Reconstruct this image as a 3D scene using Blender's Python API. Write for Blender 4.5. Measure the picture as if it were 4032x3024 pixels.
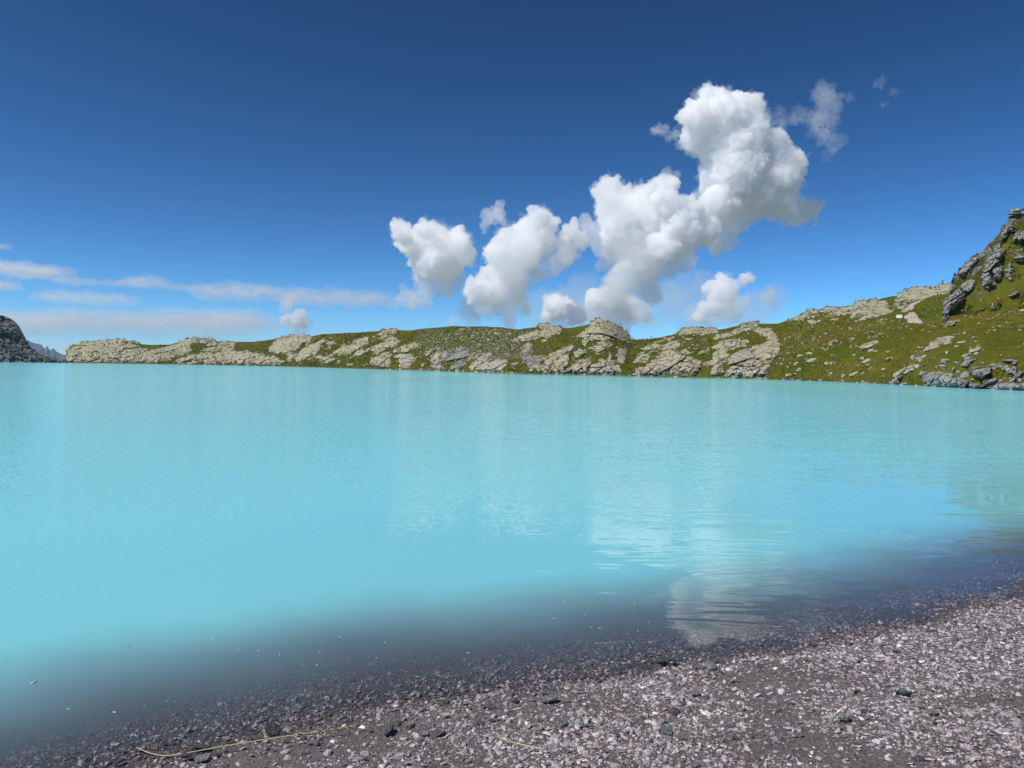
import bpy, math, random
import numpy as np
from mathutils import Matrix, Vector

for _o in list(bpy.data.objects):
    bpy.data.objects.remove(_o)
scene = bpy.context.scene
COL = scene.collection
rad = math.radians

# ------------------------------------------------------------------ camera
CAM_H = 2.1                       # eye height above the lake
PITCH, ROLL = math.atan(75 / 3046), math.atan(58 / 4032)
FOC = 3046.0                      # focal length in pixels of the 4032 wide photograph
cp, sp_, cr, sr = math.cos(PITCH), math.sin(PITCH), math.cos(ROLL), math.sin(ROLL)
FWD = np.array([0, cp, -sp_])
_r, _u = np.array([1.0, 0, 0]), np.array([0, sp_, cp])
RIGHT, UP = _r * cr + _u * sr, _u * cr - _r * sr
EYE = np.array([0.0, 0.0, CAM_H])
cam_data = bpy.data.cameras.new('camera')
cam = bpy.data.objects.new('camera', cam_data)
COL.objects.link(cam)
m = Matrix.Identity(4)
for i in range(3):
    m[i][0], m[i][1], m[i][2], m[i][3] = RIGHT[i], UP[i], -FWD[i], EYE[i]
cam.matrix_world = m
cam_data.sensor_fit = 'HORIZONTAL'
cam_data.sensor_width = 36.0
cam_data.lens = 36.0 * FOC / 4032
cam_data.clip_start, cam_data.clip_end = 0.1, 120000
scene.camera = cam

# ------------------------------------------------------------------ sky and sun
SUN_EL, SUN_AZ = rad(52), rad(-119)          # azimuth from +Y towards +X
world = bpy.data.worlds.new('World')
scene.world = world
world.use_nodes = True
nt = world.node_tree
nt.nodes.clear()
sky = nt.nodes.new('ShaderNodeTexSky')
sky.sky_type = 'NISHITA'
sky.sun_disc = False
sky.sun_elevation = SUN_EL
sky.sun_rotation = SUN_AZ % (2 * math.pi)
sky.altitude = 2200
sky.air_density = 0.8
sky.dust_density = 0.4
sky.ozone_density = 5.0
hs = nt.nodes.new('ShaderNodeHueSaturation')          # the phone camera's deeper, more contrasty blue, alike over the whole sky
hs.inputs['Saturation'].default_value = 1.0
hs.inputs['Hue'].default_value = 0.483
hs.inputs['Value'].default_value = 0.1
gm = nt.nodes.new('ShaderNodeGamma')
gm.inputs['Gamma'].default_value = 1.88
gain = nt.nodes.new('ShaderNodeVectorMath')
gain.operation = 'SCALE'
gain.inputs['Scale'].default_value = 20.0
bg = nt.nodes.new('ShaderNodeBackground')
bg.inputs['Strength'].default_value = 0.10
wo = nt.nodes.new('ShaderNodeOutputWorld')
nt.links.new(sky.outputs[0], hs.inputs['Color'])
nt.links.new(hs.outputs[0], gm.inputs[0])
nt.links.new(gm.outputs[0], gain.inputs[0])
nt.links.new(gain.outputs[0], bg.inputs['Color'])
nt.links.new(bg.outputs[0], wo.inputs['Surface'])
sun_l = bpy.data.lights.new('sun', 'SUN')
sun_l.energy = 4.7
sun_l.angle = rad(0.53)
sun_l.color = (1.0, 0.965, 0.91)
sun = bpy.data.objects.new('sun', sun_l)
COL.objects.link(sun)
SUN_DIR = Vector((math.cos(SUN_EL) * math.sin(SUN_AZ), math.cos(SUN_EL) * math.cos(SUN_AZ), math.sin(SUN_EL)))
sun.rotation_euler = SUN_DIR.to_track_quat('Z', 'Y').to_euler()
sun.location = SUN_DIR * 60

vs = scene.view_settings
vs.view_transform = 'Standard'
vs.look = 'None'
vs.exposure = 0.0
vs.gamma = 1.0
vs.use_curve_mapping = False
scene.render.engine = 'CYCLES'
cy = scene.cycles
cy.use_denoising = True
cy.denoiser = 'OPENIMAGEDENOISE'
cy.max_bounces = 28
cy.diffuse_bounces = 3
cy.glossy_bounces = 3
cy.transmission_bounces = 4
cy.transparent_max_bounces = 64
cy.volume_bounces = 24
cy.use_adaptive_sampling = True
cy.adaptive_threshold = 0.015
cy.sample_clamp_indirect = 6

# ------------------------------------------------------------------ helpers
R = np.random.default_rng(7)
random.seed(7)


def pix_dir(px, py):
    px, py = np.asarray(px, float), np.asarray(py, float)
    dx, dy = (px - 2016) / FOC, -(py - 1512) / FOC
    return FWD + dx[..., None] * RIGHT + dy[..., None] * UP


def pix_ae(px, py):
    """azimuth and elevation of a photograph pixel"""
    d = pix_dir(px, py)
    return np.arctan2(d[..., 0], d[..., 1]), np.arctan2(d[..., 2], np.hypot(d[..., 0], d[..., 1]))


def on_plane(px, py, z=0.0):
    d = pix_dir(px, py)
    t = (z - CAM_H) / d[..., 2]
    return EYE + d * t[..., None]


def polar(az, d, z):
    return np.stack([np.sin(az) * d, np.cos(az) * d, z], -1)


_perm = np.random.default_rng(3).permutation(256)
_perm = np.concatenate([_perm, _perm, _perm])
_g = np.random.default_rng(4).normal(size=(256, 3))
_g /= np.linalg.norm(_g, axis=1)[:, None]


def perlin(p):
    p = np.asarray(p, float)
    pi = np.floor(p).astype(int)
    pf = p - pi
    f = pf * pf * pf * (pf * (pf * 6 - 15) + 10)
    res = 0
    for cx in (0, 1):
        wx = f[..., 0] if cx else 1 - f[..., 0]
        for cy_ in (0, 1):
            wy = f[..., 1] if cy_ else 1 - f[..., 1]
            for cz in (0, 1):
                wz = f[..., 2] if cz else 1 - f[..., 2]
                h = _perm[_perm[_perm[(pi[..., 0] + cx) & 255] + ((pi[..., 1] + cy_) & 255)] + ((pi[..., 2] + cz) & 255)]
                g = _g[h]
                dd = g[..., 0] * (pf[..., 0] - cx) + g[..., 1] * (pf[..., 1] - cy_) + g[..., 2] * (pf[..., 2] - cz)
                res = res + wx * wy * wz * dd
    return res * 1.5


def fbm(p, octaves=4, gain=0.5, mode='n'):
    p = np.asarray(p, float)
    a, tot = 1.0, 0
    for k in range(octaves):
        n = perlin(p + 17.3 * k)
        if mode == 'billow':
            n = np.abs(n) * 2 - 0.5
        elif mode == 'ridge':
            n = 1 - np.abs(n) * 2.2
            n = n * n
        tot = tot + a * n
        p = p * 2.03
        a *= gain
    return tot


def sstep(a, b, x):
    t = np.clip((x - a) / (b - a), 0, 1)
    return t * t * (3 - 2 * t)


def mesh_np(name, verts, faces, mat=None, smooth=False, attrs=None):
    """one mesh from numpy arrays; faces (N,3) or (N,4); attrs name -> per-vertex floats or rgb"""
    verts = np.ascontiguousarray(verts, np.float32).reshape(-1, 3)
    faces = np.ascontiguousarray(faces, np.int32)
    me = bpy.data.meshes.new(name)
    n, k = faces.shape
    me.vertices.add(len(verts))
    me.vertices.foreach_set('co', verts.ravel())
    me.loops.add(n * k)
    me.loops.foreach_set('vertex_index', faces.ravel())
    me.polygons.add(n)
    me.polygons.foreach_set('loop_start', np.arange(0, n * k, k, dtype=np.int32))
    me.polygons.foreach_set('loop_total', np.full(n, k, np.int32))
    me.polygons.foreach_set('use_smooth', np.full(n, smooth, bool))
    for an, av in (attrs or {}).items():
        av = np.asarray(av, np.float32)
        if av.ndim == 1:
            me.attributes.new(an, 'FLOAT', 'POINT').data.foreach_set('value', av)
        else:
            c = np.ones((len(av), 4), np.float32)
            c[:, :3] = av
            me.attributes.new(an, 'FLOAT_COLOR', 'POINT').data.foreach_set('color', c.ravel())
    if mat is not None:
        me.materials.append(mat)
    me.update(calc_edges=True)
    me.validate()
    return me


def link(name, me, parent=None, label=None, cat=None, group=None, kind=None):
    o = bpy.data.objects.new(name, me)
    COL.objects.link(o)
    if parent is not None:
        o.parent = parent
    return tag(o, label, cat, group, kind)


def tag(o, label=None, cat=None, group=None, kind=None):
    for k_, v_ in (('label', label), ('category', cat), ('group', group), ('kind', kind)):
        if v_:
            o[k_] = v_
    return o


def grid_faces(nr, nc):
    i = np.arange((nr - 1) * (nc - 1))
    r_, c_ = i // (nc - 1), i % (nc - 1)
    a = r_ * nc + c_
    return np.stack([a, a + 1, a + nc + 1, a + nc], -1)


def ico(sub=0):
    t = (1 + 5 ** .5) / 2
    v = np.array([(-1, t, 0), (1, t, 0), (-1, -t, 0), (1, -t, 0), (0, -1, t), (0, 1, t), (0, -1, -t), (0, 1, -t),
                  (t, 0, -1), (t, 0, 1), (-t, 0, -1), (-t, 0, 1)], float)
    f = np.array([(0, 11, 5), (0, 5, 1), (0, 1, 7), (0, 7, 10), (0, 10, 11), (1, 5, 9), (5, 11, 4), (11, 10, 2), (10, 7, 6),
                  (7, 1, 8), (3, 9, 4), (3, 4, 2), (3, 2, 6), (3, 6, 8), (3, 8, 9), (4, 9, 5), (2, 4, 11), (6, 2, 10), (8, 6, 7), (9, 8, 1)])
    v /= np.linalg.norm(v, axis=1)[:, None]
    for _ in range(sub):
        vl, cache, nf = list(v), {}, []
        def mid(a, b):
            k_ = (min(a, b), max(a, b))
            if k_ not in cache:
                q = vl[a] + vl[b]
                vl.append(q / np.linalg.norm(q))
                cache[k_] = len(vl) - 1
            return cache[k_]
        for a, b, c in f:
            ab, bc, ca = mid(a, b), mid(b, c), mid(c, a)
            nf += [(a, ab, ca), (b, bc, ab), (c, ca, bc), (ab, bc, ca)]
        v, f = np.array(vl), np.array(nf)
    return v, f


# ------------------------------------------------------------------ material helpers
class NT:
    def __init__(self, name):
        self.mat = bpy.data.materials.new(name)
        self.mat.use_nodes = True
        self.t = self.mat.node_tree
        self.t.nodes.clear()
        self.out = self.t.nodes.new('ShaderNodeOutputMaterial')

    def n(self, kind, **kw):
        nd = self.t.nodes.new('ShaderNode' + kind)
        for k_, v_ in kw.items():
            if hasattr(nd, k_) and not k_[0].isupper():
                setattr(nd, k_, v_)
            else:
                s = nd.inputs[k_.replace('_', ' ')] if isinstance(k_, str) else nd.inputs[k_]
                self.set(s, v_)
        return nd

    def set(self, sock, v):
        if isinstance(v, bpy.types.NodeSocket):
            self.t.links.new(v, sock)
        elif isinstance(v, bpy.types.Node):
            self.t.links.new(v.outputs[0], sock)
        else:
            if isinstance(v, tuple) and len(v) == 3 and sock.type == 'RGBA':
                v = v + (1,)
            sock.default_value = v

    def math(self, op, a, b=None, c=None, clamp=False):
        nd = self.t.nodes.new('ShaderNodeMath')
        nd.operation = op
        nd.use_clamp = clamp
        for i_, q in enumerate((a, b, c)):
            if q is not None:
                self.set(nd.inputs[i_], q)
        return nd.outputs[0]

    def vmath(self, op, a, b=None):
        nd = self.t.nodes.new('ShaderNodeVectorMath')
        nd.operation = op
        self.set(nd.inputs[0], a)
        if b is not None:
            self.set(nd.inputs[1], b)
        return nd.outputs[0]

    def mixc(self, fac, a, b, blend='MIX'):
        nd = self.t.nodes.new('ShaderNodeMix')
        nd.data_type = 'RGBA'
        nd.blend_type = blend
        self.set(nd.inputs[0], fac)
        self.set(nd.inputs[6], a)
        self.set(nd.inputs[7], b)
        return nd.outputs[2]

    def ramp(self, fac, stops, interp='LINEAR'):
        nd = self.t.nodes.new('ShaderNodeValToRGB')
        nd.color_ramp.interpolation = interp
        e = nd.color_ramp.elements
        while len(e) < len(stops):
            e.new(0.5)
        for q, (p_, c_) in zip(e, stops):
            q.position = p_
            q.color = (c_ if isinstance(c_, tuple) else (c_, c_, c_)) + (1,)
        self.set(nd.inputs[0], fac)
        return nd.outputs[0]

    def noise(self, vec, scale, detail=4.0, rough=0.55, dist=0.0):
        nd = self.t.nodes.new('ShaderNodeTexNoise')
        self.set(nd.inputs['Vector'], vec)
        nd.inputs['Scale'].default_value = scale
        nd.inputs['Detail'].default_value = detail
        nd.inputs['Roughness'].default_value = rough
        nd.inputs['Distortion'].default_value = dist
        return nd

    def pos(self):
        return self.t.nodes.new('ShaderNodeNewGeometry').outputs['Position']

    def obj_co(self):
        return self.t.nodes.new('ShaderNodeTexCoord').outputs['Object']

    def attr(self, name):
        nd = self.t.nodes.new('ShaderNodeAttribute')
        nd.attribute_name = name
        return nd

    def mapping(self, vec, scale=(1, 1, 1), rot=(0, 0, 0)):
        nd = self.t.nodes.new('ShaderNodeMapping')
        self.set(nd.inputs['Vector'], vec)
        nd.inputs['Scale'].default_value = scale
        nd.inputs['Rotation'].default_value = rot
        return nd.outputs[0]

    def bump(self, height, dist, strength=1.0, normal=None):
        nd = self.t.nodes.new('ShaderNodeBump')
        nd.inputs['Strength'].default_value = strength
        nd.inputs['Distance'].default_value = dist
        self.set(nd.inputs['Height'], height)
        if normal is not None:
            self.set(nd.inputs['Normal'], normal)
        return nd.outputs[0]

    def principled(self, color, rough=0.9, normal=None, spec=0.3):
        nd = self.t.nodes.new('ShaderNodeBsdfPrincipled')
        self.set(nd.inputs['Base Color'], color)
        self.set(nd.inputs['Roughness'], rough)
        self.set(nd.inputs['Specular IOR Level'], spec)
        if normal is not None:
            self.set(nd.inputs['Normal'], normal)
        self.t.links.new(nd.outputs[0], self.out.inputs['Surface'])
        return self.mat


def srgb(r, g, b):
    f = lambda c: c / 12.92 if c <= 0.04045 else ((c + 0.055) / 1.055) ** 2.4
    return (f(r / 255), f(g / 255), f(b / 255))


def plain(name, color, rough=0.8):
    n_ = NT(name)
    v_ = n_.noise(n_.obj_co(), 30, 3)
    c_ = n_.mixc(n_.ramp(v_.outputs[0], [(0.3, 0.0), (0.7, 1.0)]), tuple(0.85 * q for q in color), tuple(min(1, 1.1 * q) for q in color))
    return n_.principled(c_, rough)

# ------------------------------------------------------------------ materials of the place
def rock_mat(name, pale, mid, dark, lichen, scale=1.0, pink=None, bed=(1, 1, 1.5), turf=True):
    n_ = NT(name)
    P = n_.pos()
    big = n_.noise(P, 0.22 * scale, 3)
    q = n_.mapping(P, bed)
    fine = n_.noise(q, 0.9 * scale, 6, 0.65)
    col = n_.mixc(n_.ramp(fine.outputs[0], [(0.35, 0.0), (0.68, 1.0)]), mid, pale)
    col = n_.mixc(n_.ramp(big.outputs[0], [(0.46, 0.0), (0.66, 0.75)]), col, lichen)
    if pink:                                     # rusty pink rock, low down where waves keep the lichen off
        z = n_.n('SeparateXYZ', Vector=P).outputs['Z']
        w = n_.math('ADD', z, n_.math('MULTIPLY', big.outputs[0], 5.0))
        col = n_.mixc(n_.ramp(n_.math('DIVIDE', w, 12.0), [(0.32, 0.85), (0.55, 0.0)]), col, pink)
    st = n_.noise(q, 2.6 * scale, 4, 0.7)
    col = n_.mixc(n_.ramp(st.outputs[0], [(0.58, 0.0), (0.75, 0.38)]), col, dark)
    # seams: dark joints across the rock
    wn = n_.noise(P, 0.5 * scale, 3)
    warp = n_.vmath('ADD', q, n_.vmath('MULTIPLY', wn.outputs['Color'], (0.55, 0.55, 0.55)))
    vo = n_.n('TexVoronoi', feature='DISTANCE_TO_EDGE')
    n_.set(vo.inputs['Vector'], warp)
    vo.inputs['Scale'].default_value = 0.36 * scale
    seam = n_.ramp(vo.outputs['Distance'], [(0.0, 1.0), (0.035, 0.8), (0.075, 0.0)])
    col = n_.mixc(n_.math('MULTIPLY', seam, 0.8), col, dark)
    h = n_.math('SUBTRACT', fine.outputs[0], n_.math('MULTIPLY', seam, 0.5))
    if turf:                                     # turf creeping over the rim and into pockets
        tn = n_.noise(P, 0.8, 5, 0.7)
        tf = n_.math('ADD', n_.attr('turf').outputs['Fac'], n_.math('MULTIPLY', n_.math('SUBTRACT', tn.outputs[0], 0.5), 1.5))
        tc = n_.mixc(n_.ramp(fine.outputs[0], [(0.4, 0.0), (0.65, 1.0)]), (0.05, 0.066, 0.016), (0.12, 0.108, 0.034))
        col = n_.mixc(n_.ramp(tf, [(0.52, 0.0), (0.62, 1.0)]), col, tc)
    nb = n_.bump(h, 0.35 / scale, 0.9)
    return n_.principled(col, 0.92, nb, 0.1)


MAT_ROCK = rock_mat('pale_gneiss', (0.47, 0.435, 0.30), (0.32, 0.295, 0.20), (0.045, 0.04, 0.03), (0.36, 0.365, 0.215), pink=(0.37, 0.31, 0.235))
MAT_PINK = rock_mat('pinkish_rubble_rock', (0.46, 0.40, 0.315), (0.31, 0.26, 0.20), (0.06, 0.05, 0.045), (0.36, 0.34, 0.28), 1.6)
MAT_GREY = rock_mat('grey_cliff_rock', (0.36, 0.345, 0.31), (0.20, 0.19, 0.172), (0.03, 0.03, 0.032), (0.28, 0.30, 0.25), 1.3, bed=(1.6, 1.6, 0.8))
MAT_DARK = rock_mat('dark_crag_rock', (0.30, 0.29, 0.26), (0.12, 0.12, 0.115), (0.02, 0.02, 0.02), (0.2, 0.2, 0.17), 0.8)


def grass_mat(rocky=False):
    n_ = NT('grass_and_crags' if rocky else 'alpine_grass')
    P = n_.pos()
    a = n_.noise(P, 0.06, 4)
    b = n_.noise(P, 0.45, 5, 0.65)
    c = n_.noise(P, 2.2, 4, 0.7)
    col = n_.mixc(n_.ramp(a.outputs[0], [(0.38, 0.0), (0.62, 1.0)]), (0.080, 0.098, 0.010), (0.130, 0.112, 0.016))
    col = n_.mixc(n_.ramp(b.outputs[0], [(0.48, 0.0), (0.74, 0.75)]), col, (0.050, 0.070, 0.007))
    col = n_.mixc(n_.ramp(c.outputs[0], [(0.5, 0.0), (0.75, 0.6)]), col, (0.185, 0.148, 0.035))
    h = n_.math('ADD', b.outputs[0], n_.math('MULTIPLY', c.outputs[0], 0.5))
    if rocky:                                    # bare grey rock where the slope is too steep for turf
        q = n_.mapping(P, (1.5, 1.5, 0.8))
        r1 = n_.noise(q, 0.8, 6, 0.68)
        rc = n_.ramp(r1.outputs[0], [(0.3, (0.035, 0.035, 0.034)), (0.48, (0.17, 0.17, 0.16)), (0.68, (0.34, 0.335, 0.30))])
        vo = n_.n('TexVoronoi', feature='DISTANCE_TO_EDGE')
        n_.set(vo.inputs['Vector'], n_.vmath('ADD', q, n_.vmath('MULTIPLY', b.outputs['Color'], (1.5, 1.5, 1.5))))
        vo.inputs['Scale'].default_value = 0.5
        rc = n_.mixc(n_.ramp(vo.outputs['Distance'], [(0.0, 0.85), (0.07, 0.0)]), rc, (0.03, 0.03, 0.03))
        rm = n_.math('ADD', n_.attr('rock').outputs['Fac'], n_.math('MULTIPLY', n_.math('SUBTRACT', n_.noise(P, 0.9, 5, 0.7).outputs[0], 0.5), 0.9))
        rf = n_.ramp(rm, [(0.54, 0.0), (0.62, 1.0)])
        col = n_.mixc(rf, col, rc)
        h = n_.math('ADD', h, n_.math('MULTIPLY', n_.math('MULTIPLY', r1.outputs[0], rf), 0.6))
    return n_.principled(col, 0.95, n_.bump(h, 0.9, 0.8), 0.0)


MAT_GRASS = grass_mat()
MAT_STEEP = grass_mat(True)


def tuft_mat():
    n_ = NT('grass_tufts')
    return n_.principled(n_.attr('col').outputs['Color'], 0.9, None, 0.0)


MAT_TUFT = tuft_mat()


def dirt_mat():
    n_ = NT('trodden_path')
    P = n_.pos()
    a = n_.noise(P, 1.2, 5, 0.65)
    col = n_.ramp(a.outputs[0], [(0.3, (0.27, 0.215, 0.175)), (0.55, (0.44, 0.375, 0.32)), (0.75, (0.56, 0.50, 0.44))])
    return n_.principled(col, 0.95, n_.bump(a.outputs[0], 0.25), 0.1)


MAT_DIRT = dirt_mat()

def cells(x, y):
    """cellular noise: random value of the nearest cell, distance to its border, tilted facet height"""
    xi, yi = np.floor(x).astype(int), np.floor(y).astype(int)
    f1 = np.full(x.shape, 9.0)
    f2 = np.full(x.shape, 9.0)
    val, tlt = np.zeros(x.shape), np.zeros(x.shape)
    for ox in (-1, 0, 1):
        for oy in (-1, 0, 1):
            h = _perm[_perm[(xi + ox) & 255] + ((yi + oy) & 255)]
            px, py = xi + ox + (h * 0.618) % 1.0, yi + oy + (h * 0.7549) % 1.0
            dx, dy = x - px, y - py
            dd = np.hypot(dx, dy)
            new = dd < f1
            f2 = np.where(new, f1, np.minimum(f2, dd))
            val = np.where(new, (h * 0.3819) % 1.0, val)
            tlt = np.where(new, dx * ((h * 0.417) % 1.0 - 0.5) * 2 + dy * ((h * 0.871) % 1.0 - 0.5) * 2, tlt)
            f1 = np.minimum(f1, dd)
    return val, f2 - f1, tlt


# ------------------------------------------------------------------ the hillside across the lake
# tables: photograph column -> shore distance, ridge distance, steepness exponent, ridge line
_t0 = [(-1500, 440), (262, 442), (900, 390), (1400, 290), (2000, 198), (2600, 178), (3300, 145), (3700, 118), (4032, 106), (4500, 86), (5200, 62)]
_t1 = [(-1500, 480), (262, 470), (900, 438), (1400, 345), (2000, 258), (2480, 236), (3000, 222), (3300, 222), (3600, 224), (3740, 208), (3860, 188), (4100, 172), (4500, 140), (5200, 105)]
_tp = [(-1500, 1.3), (900, 1.4), (2000, 1.6), (3000, 1.9), (3700, 2.3), (5200, 2.3)]
_ridge = [(-1500, 1372), (-200, 1400), (255, 1416), (262, 1385), (280, 1366), (340, 1350), (450, 1341), (480, 1340), (530, 1347), (560, 1355), (600, 1359),
          (670, 1357), (720, 1346), (750, 1338), (800, 1335), (830, 1340), (860, 1344), (900, 1347), (1000, 1346), (1050, 1340), (1130, 1326),
          (1220, 1325), (1270, 1316), (1400, 1309), (1450, 1307), (1500, 1302), (1560, 1299), (1600, 1301), (1700, 1291), (1780, 1285), (1900, 1285),
          (1980, 1289), (2040, 1297), (2080, 1292), (2120, 1286), (2150, 1284), (2200, 1289), (2240, 1291), (2300, 1280), (2330, 1272), (2345, 1268),
          (2370, 1268), (2400, 1280), (2430, 1298), (2460, 1322), (2480, 1336), (2500, 1339), (2560, 1336), (2600, 1330), (2650, 1318), (2680, 1306),
          (2720, 1299), (2760, 1300), (2820, 1298), (2860, 1293), (2920, 1280), (2950, 1276), (2980, 1275), (3060, 1276), (3100, 1262), (3150, 1254),
          (3180, 1234), (3210, 1230), (3240, 1223), (3300, 1219), (3355, 1216), (3380, 1194), (3450, 1182), (3500, 1168), (3540, 1161), (3560, 1150),
          (3600, 1142), (3660, 1141), (3690, 1130), (3740, 1127), (3800, 1150), (4032, 1170), (4500, 1120), (5200, 1050)]
AZ = lambda px, py=1450: pix_ae(np.asarray(px, float), np.asarray(py, float) + 0 * np.asarray(px, float))[0]
_a0, _v0 = AZ([q[0] for q in _t0]), np.array([q[1] for q in _t0], float)
_a1, _v1 = AZ([q[0] for q in _t1]), np.array([q[1] for q in _t1], float)
_ap, _vp = AZ([q[0] for q in _tp]), np.array([q[1] for q in _tp], float)
_ra, _re = pix_ae(np.array([q[0] for q in _ridge], float), np.array([q[1] for q in _ridge], float))


def hill(az, s):
    """distance and height of the hillside along azimuth az; s = 0 waterline .. 1 ridge (by elevation angle)"""
    D0, D1, p = np.interp(az, _a0, _v0), np.interp(az, _a1, _v1), np.interp(az, _ap, _vp)
    e0 = np.arctan2(-CAM_H - 0.5, D0)
    e1 = np.maximum(np.interp(az, _ra, _re), e0 + 0.0015)
    el = e0 + (e1 - e0) * s
    d = D0 + (D1 - D0) * np.sign(s) * np.abs(s) ** p
    return d, CAM_H + d * np.tan(el)


def hill_at(az, el):
    D0 = np.interp(az, _a0, _v0)
    e0 = np.arctan2(-CAM_H - 0.5, D0)
    e1 = np.maximum(np.interp(az, _ra, _re), e0 + 0.0015)
    s = (el - e0) / (e1 - e0)
    d, z = hill(az, np.clip(s, 0, None))
    return d, CAM_H + d * np.tan(el), s


def relief(P):
    """gentle humps of the turf, in metres"""
    return 0.5 * fbm(P * 0.11, 4) + 0.16 * fbm(P * 0.55 + 9, 3)


def build_hillside():
    az = np.concatenate([np.linspace(AZ(-1500), AZ(0), 120)[:-1], np.linspace(AZ(0), AZ(4060), 1150), np.linspace(AZ(4060), AZ(5200), 160)[1:]])
    s = np.concatenate([np.linspace(-0.25, 0, 5)[:-1], np.linspace(0, 1, 122)])
    A, S = np.meshgrid(az, s)
    d, z = hill(A, S)
    P = polar(A, d, z)
    k = sstep(-0.02, 0.06, S)
    rl = relief(P) * k
    P[..., 2] += rl * (1 - 0.75 * sstep(0.75, 1.0, S))
    P[..., 1] -= 0.8 * rl * np.cos(A)
    P[..., 0] -= 0.8 * rl * np.sin(A)
    # back of the ridge
    rows = [P]
    for q, (dd, dz) in enumerate([(2, -0.05), (6, -0.5), (14, -1.6), (30, -4), (60, -9), (100, -16)]):
        last = P[-1].copy()
        u = np.stack([np.sin(az), np.cos(az), 0 * az], -1)
        last += u * dd
        last[:, 2] = np.maximum(last[:, 2] + dz + 0.3 * fbm(last * 0.15, 2), -3)
        rows.append(last[None])
    P = np.concatenate(rows)
    me = mesh_np('hillside', P, grid_faces(*P.shape[:2]), MAT_GRASS, True)
    link('hillside', me, kind='structure', label='grassy rock-strewn hillside rising from the far lake shore')


build_hillside()

# the steep hill on the right, standing nearer than the ridge behind it
_cl = [(3708, 1235), (3713, 1200), (3720, 1178), (3740, 1158), (3752, 1122), (3766, 1100), (3772, 1072), (3792, 1054), (3840, 1012), (3870, 986),
       (3892, 960), (3925, 930), (3950, 897), (3965, 872), (3972, 852), (4000, 845), (4032, 842), (4100, 815), (4300, 730), (4700, 640), (5200, 560)]
_ca, _ce = pix_ae(np.array([q[0] for q in _cl], float), np.array([q[1] for q in _cl], float))
_fl = [(3708, 1256), (3800, 1246), (4032, 1226), (5200, 1150)]
_fa, _fe = pix_ae(np.array([q[0] for q in _fl], float), np.array([q[1] for q in _fl], float))


def cliff(az, s):
    ef, e1 = np.interp(az, _fa, _fe), np.interp(az, _ca, _ce)
    d0 = hill_at(az, ef)[0] + 1.2
    el = ef + (e1 - ef) * s
    d = d0 + (e1 - ef) / 0.135 * 26 * np.maximum(s, 0) ** 1.15 + np.minimum(s, 0) * 10
    return d, CAM_H + d * np.tan(el)


def cliff_at(az, el):
    ef, e1 = np.interp(az, _fa, _fe), np.interp(az, _ca, _ce)
    s = (el - ef) / (e1 - ef)
    d = cliff(az, s)[0]
    return d, CAM_H + d * np.tan(el), s


def build_cliff():
    az = np.concatenate([np.linspace(AZ(3708), AZ(4060), 220), np.linspace(AZ(4060), AZ(5200), 160)[1:]])
    s = np.linspace(-0.12, 1, 140)
    A, S = np.meshgrid(az, s)
    d, z = cliff(A, S)
    P = polar(A, d, z)
    px_ = 2016 + np.tan(A) * FOC
    rock = sstep(-0.15, 0.55, fbm(P * 0.13 + 3, 3) + 0.55 * sstep(0.62, 0.98, S) * (1 - sstep(3950, 4200, px_)) + 0.5 * (1 - sstep(3740, 3830, px_ + 60 * (S - 0.4))) - 0.12)
    c1, ce, c2 = cells(A * 150 / 3.2, P[..., 2] / 4.2)
    rl = relief(P + 40) * 1.3 + rock * (1.1 * (c1 - 0.5) + 0.9 * c2 - 1.0 * (1 - sstep(0, 0.09, ce)) + 0.3 * fbm(P * 0.6, 3))
    d = d - rl * 1.2
    P = polar(A, d, CAM_H + (z - CAM_H) * d / (d + rl * 1.2))
    rows = [P]
    for dd, dz in [(1.5, -0.1), (4, -0.6), (9, -2.5), (18, -7), (40, -20)]:
        last = P[-1].copy() + np.stack([np.sin(az), np.cos(az), 0 * az], -1) * dd
        last[:, 2] = np.maximum(last[:, 2] + dz, -2)
        rows.append(last[None])
    P = np.concatenate(rows)
    # close the left flank backwards
    fl = P[:, :1].copy()
    fl2 = fl * np.array([1.085, 1.07, 1.0]) + np.array([0.5, 0, 0])
    P = np.concatenate([fl2, P], 1)
    rk = np.concatenate([rock, np.repeat(rock[-1:], 5, 0)])
    rk = np.concatenate([rk[:, :1], rk], 1)
    me = mesh_np('steep_hill', P, grid_faces(*P.shape[:2]), MAT_STEEP, True, {'rock': rk.ravel()})
    link('steep_hill', me, kind='structure', label='steep grassy hill with cliffs on the right')


build_cliff()


# ------------------------------------------------------------------ rock outcrops set into the slopes
def poly_dist(poly, X, Y):
    """signed distance (inside positive) to a polygon, in pixels"""
    n = len(poly)
    best = np.full(X.shape, 1e9)
    ins = np.zeros(X.shape, bool)
    for i in range(n):
        x0, y0 = poly[i]
        x1, y1 = poly[(i + 1) % n]
        ex, ey = x1 - x0, y1 - y0
        t = np.clip(((X - x0) * ex + (Y - y0) * ey) / (ex * ex + ey * ey + 1e-9), 0, 1)
        best = np.minimum(best, np.hypot(X - x0 - t * ex, Y - y0 - t * ey))
        c = ((y0 > Y) != (y1 > Y)) & (X < ex * (Y - y0) / (ey + 1e-9 * (ey == 0)) + x0)
        ins ^= c
    return np.where(ins, best, -best)


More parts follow.
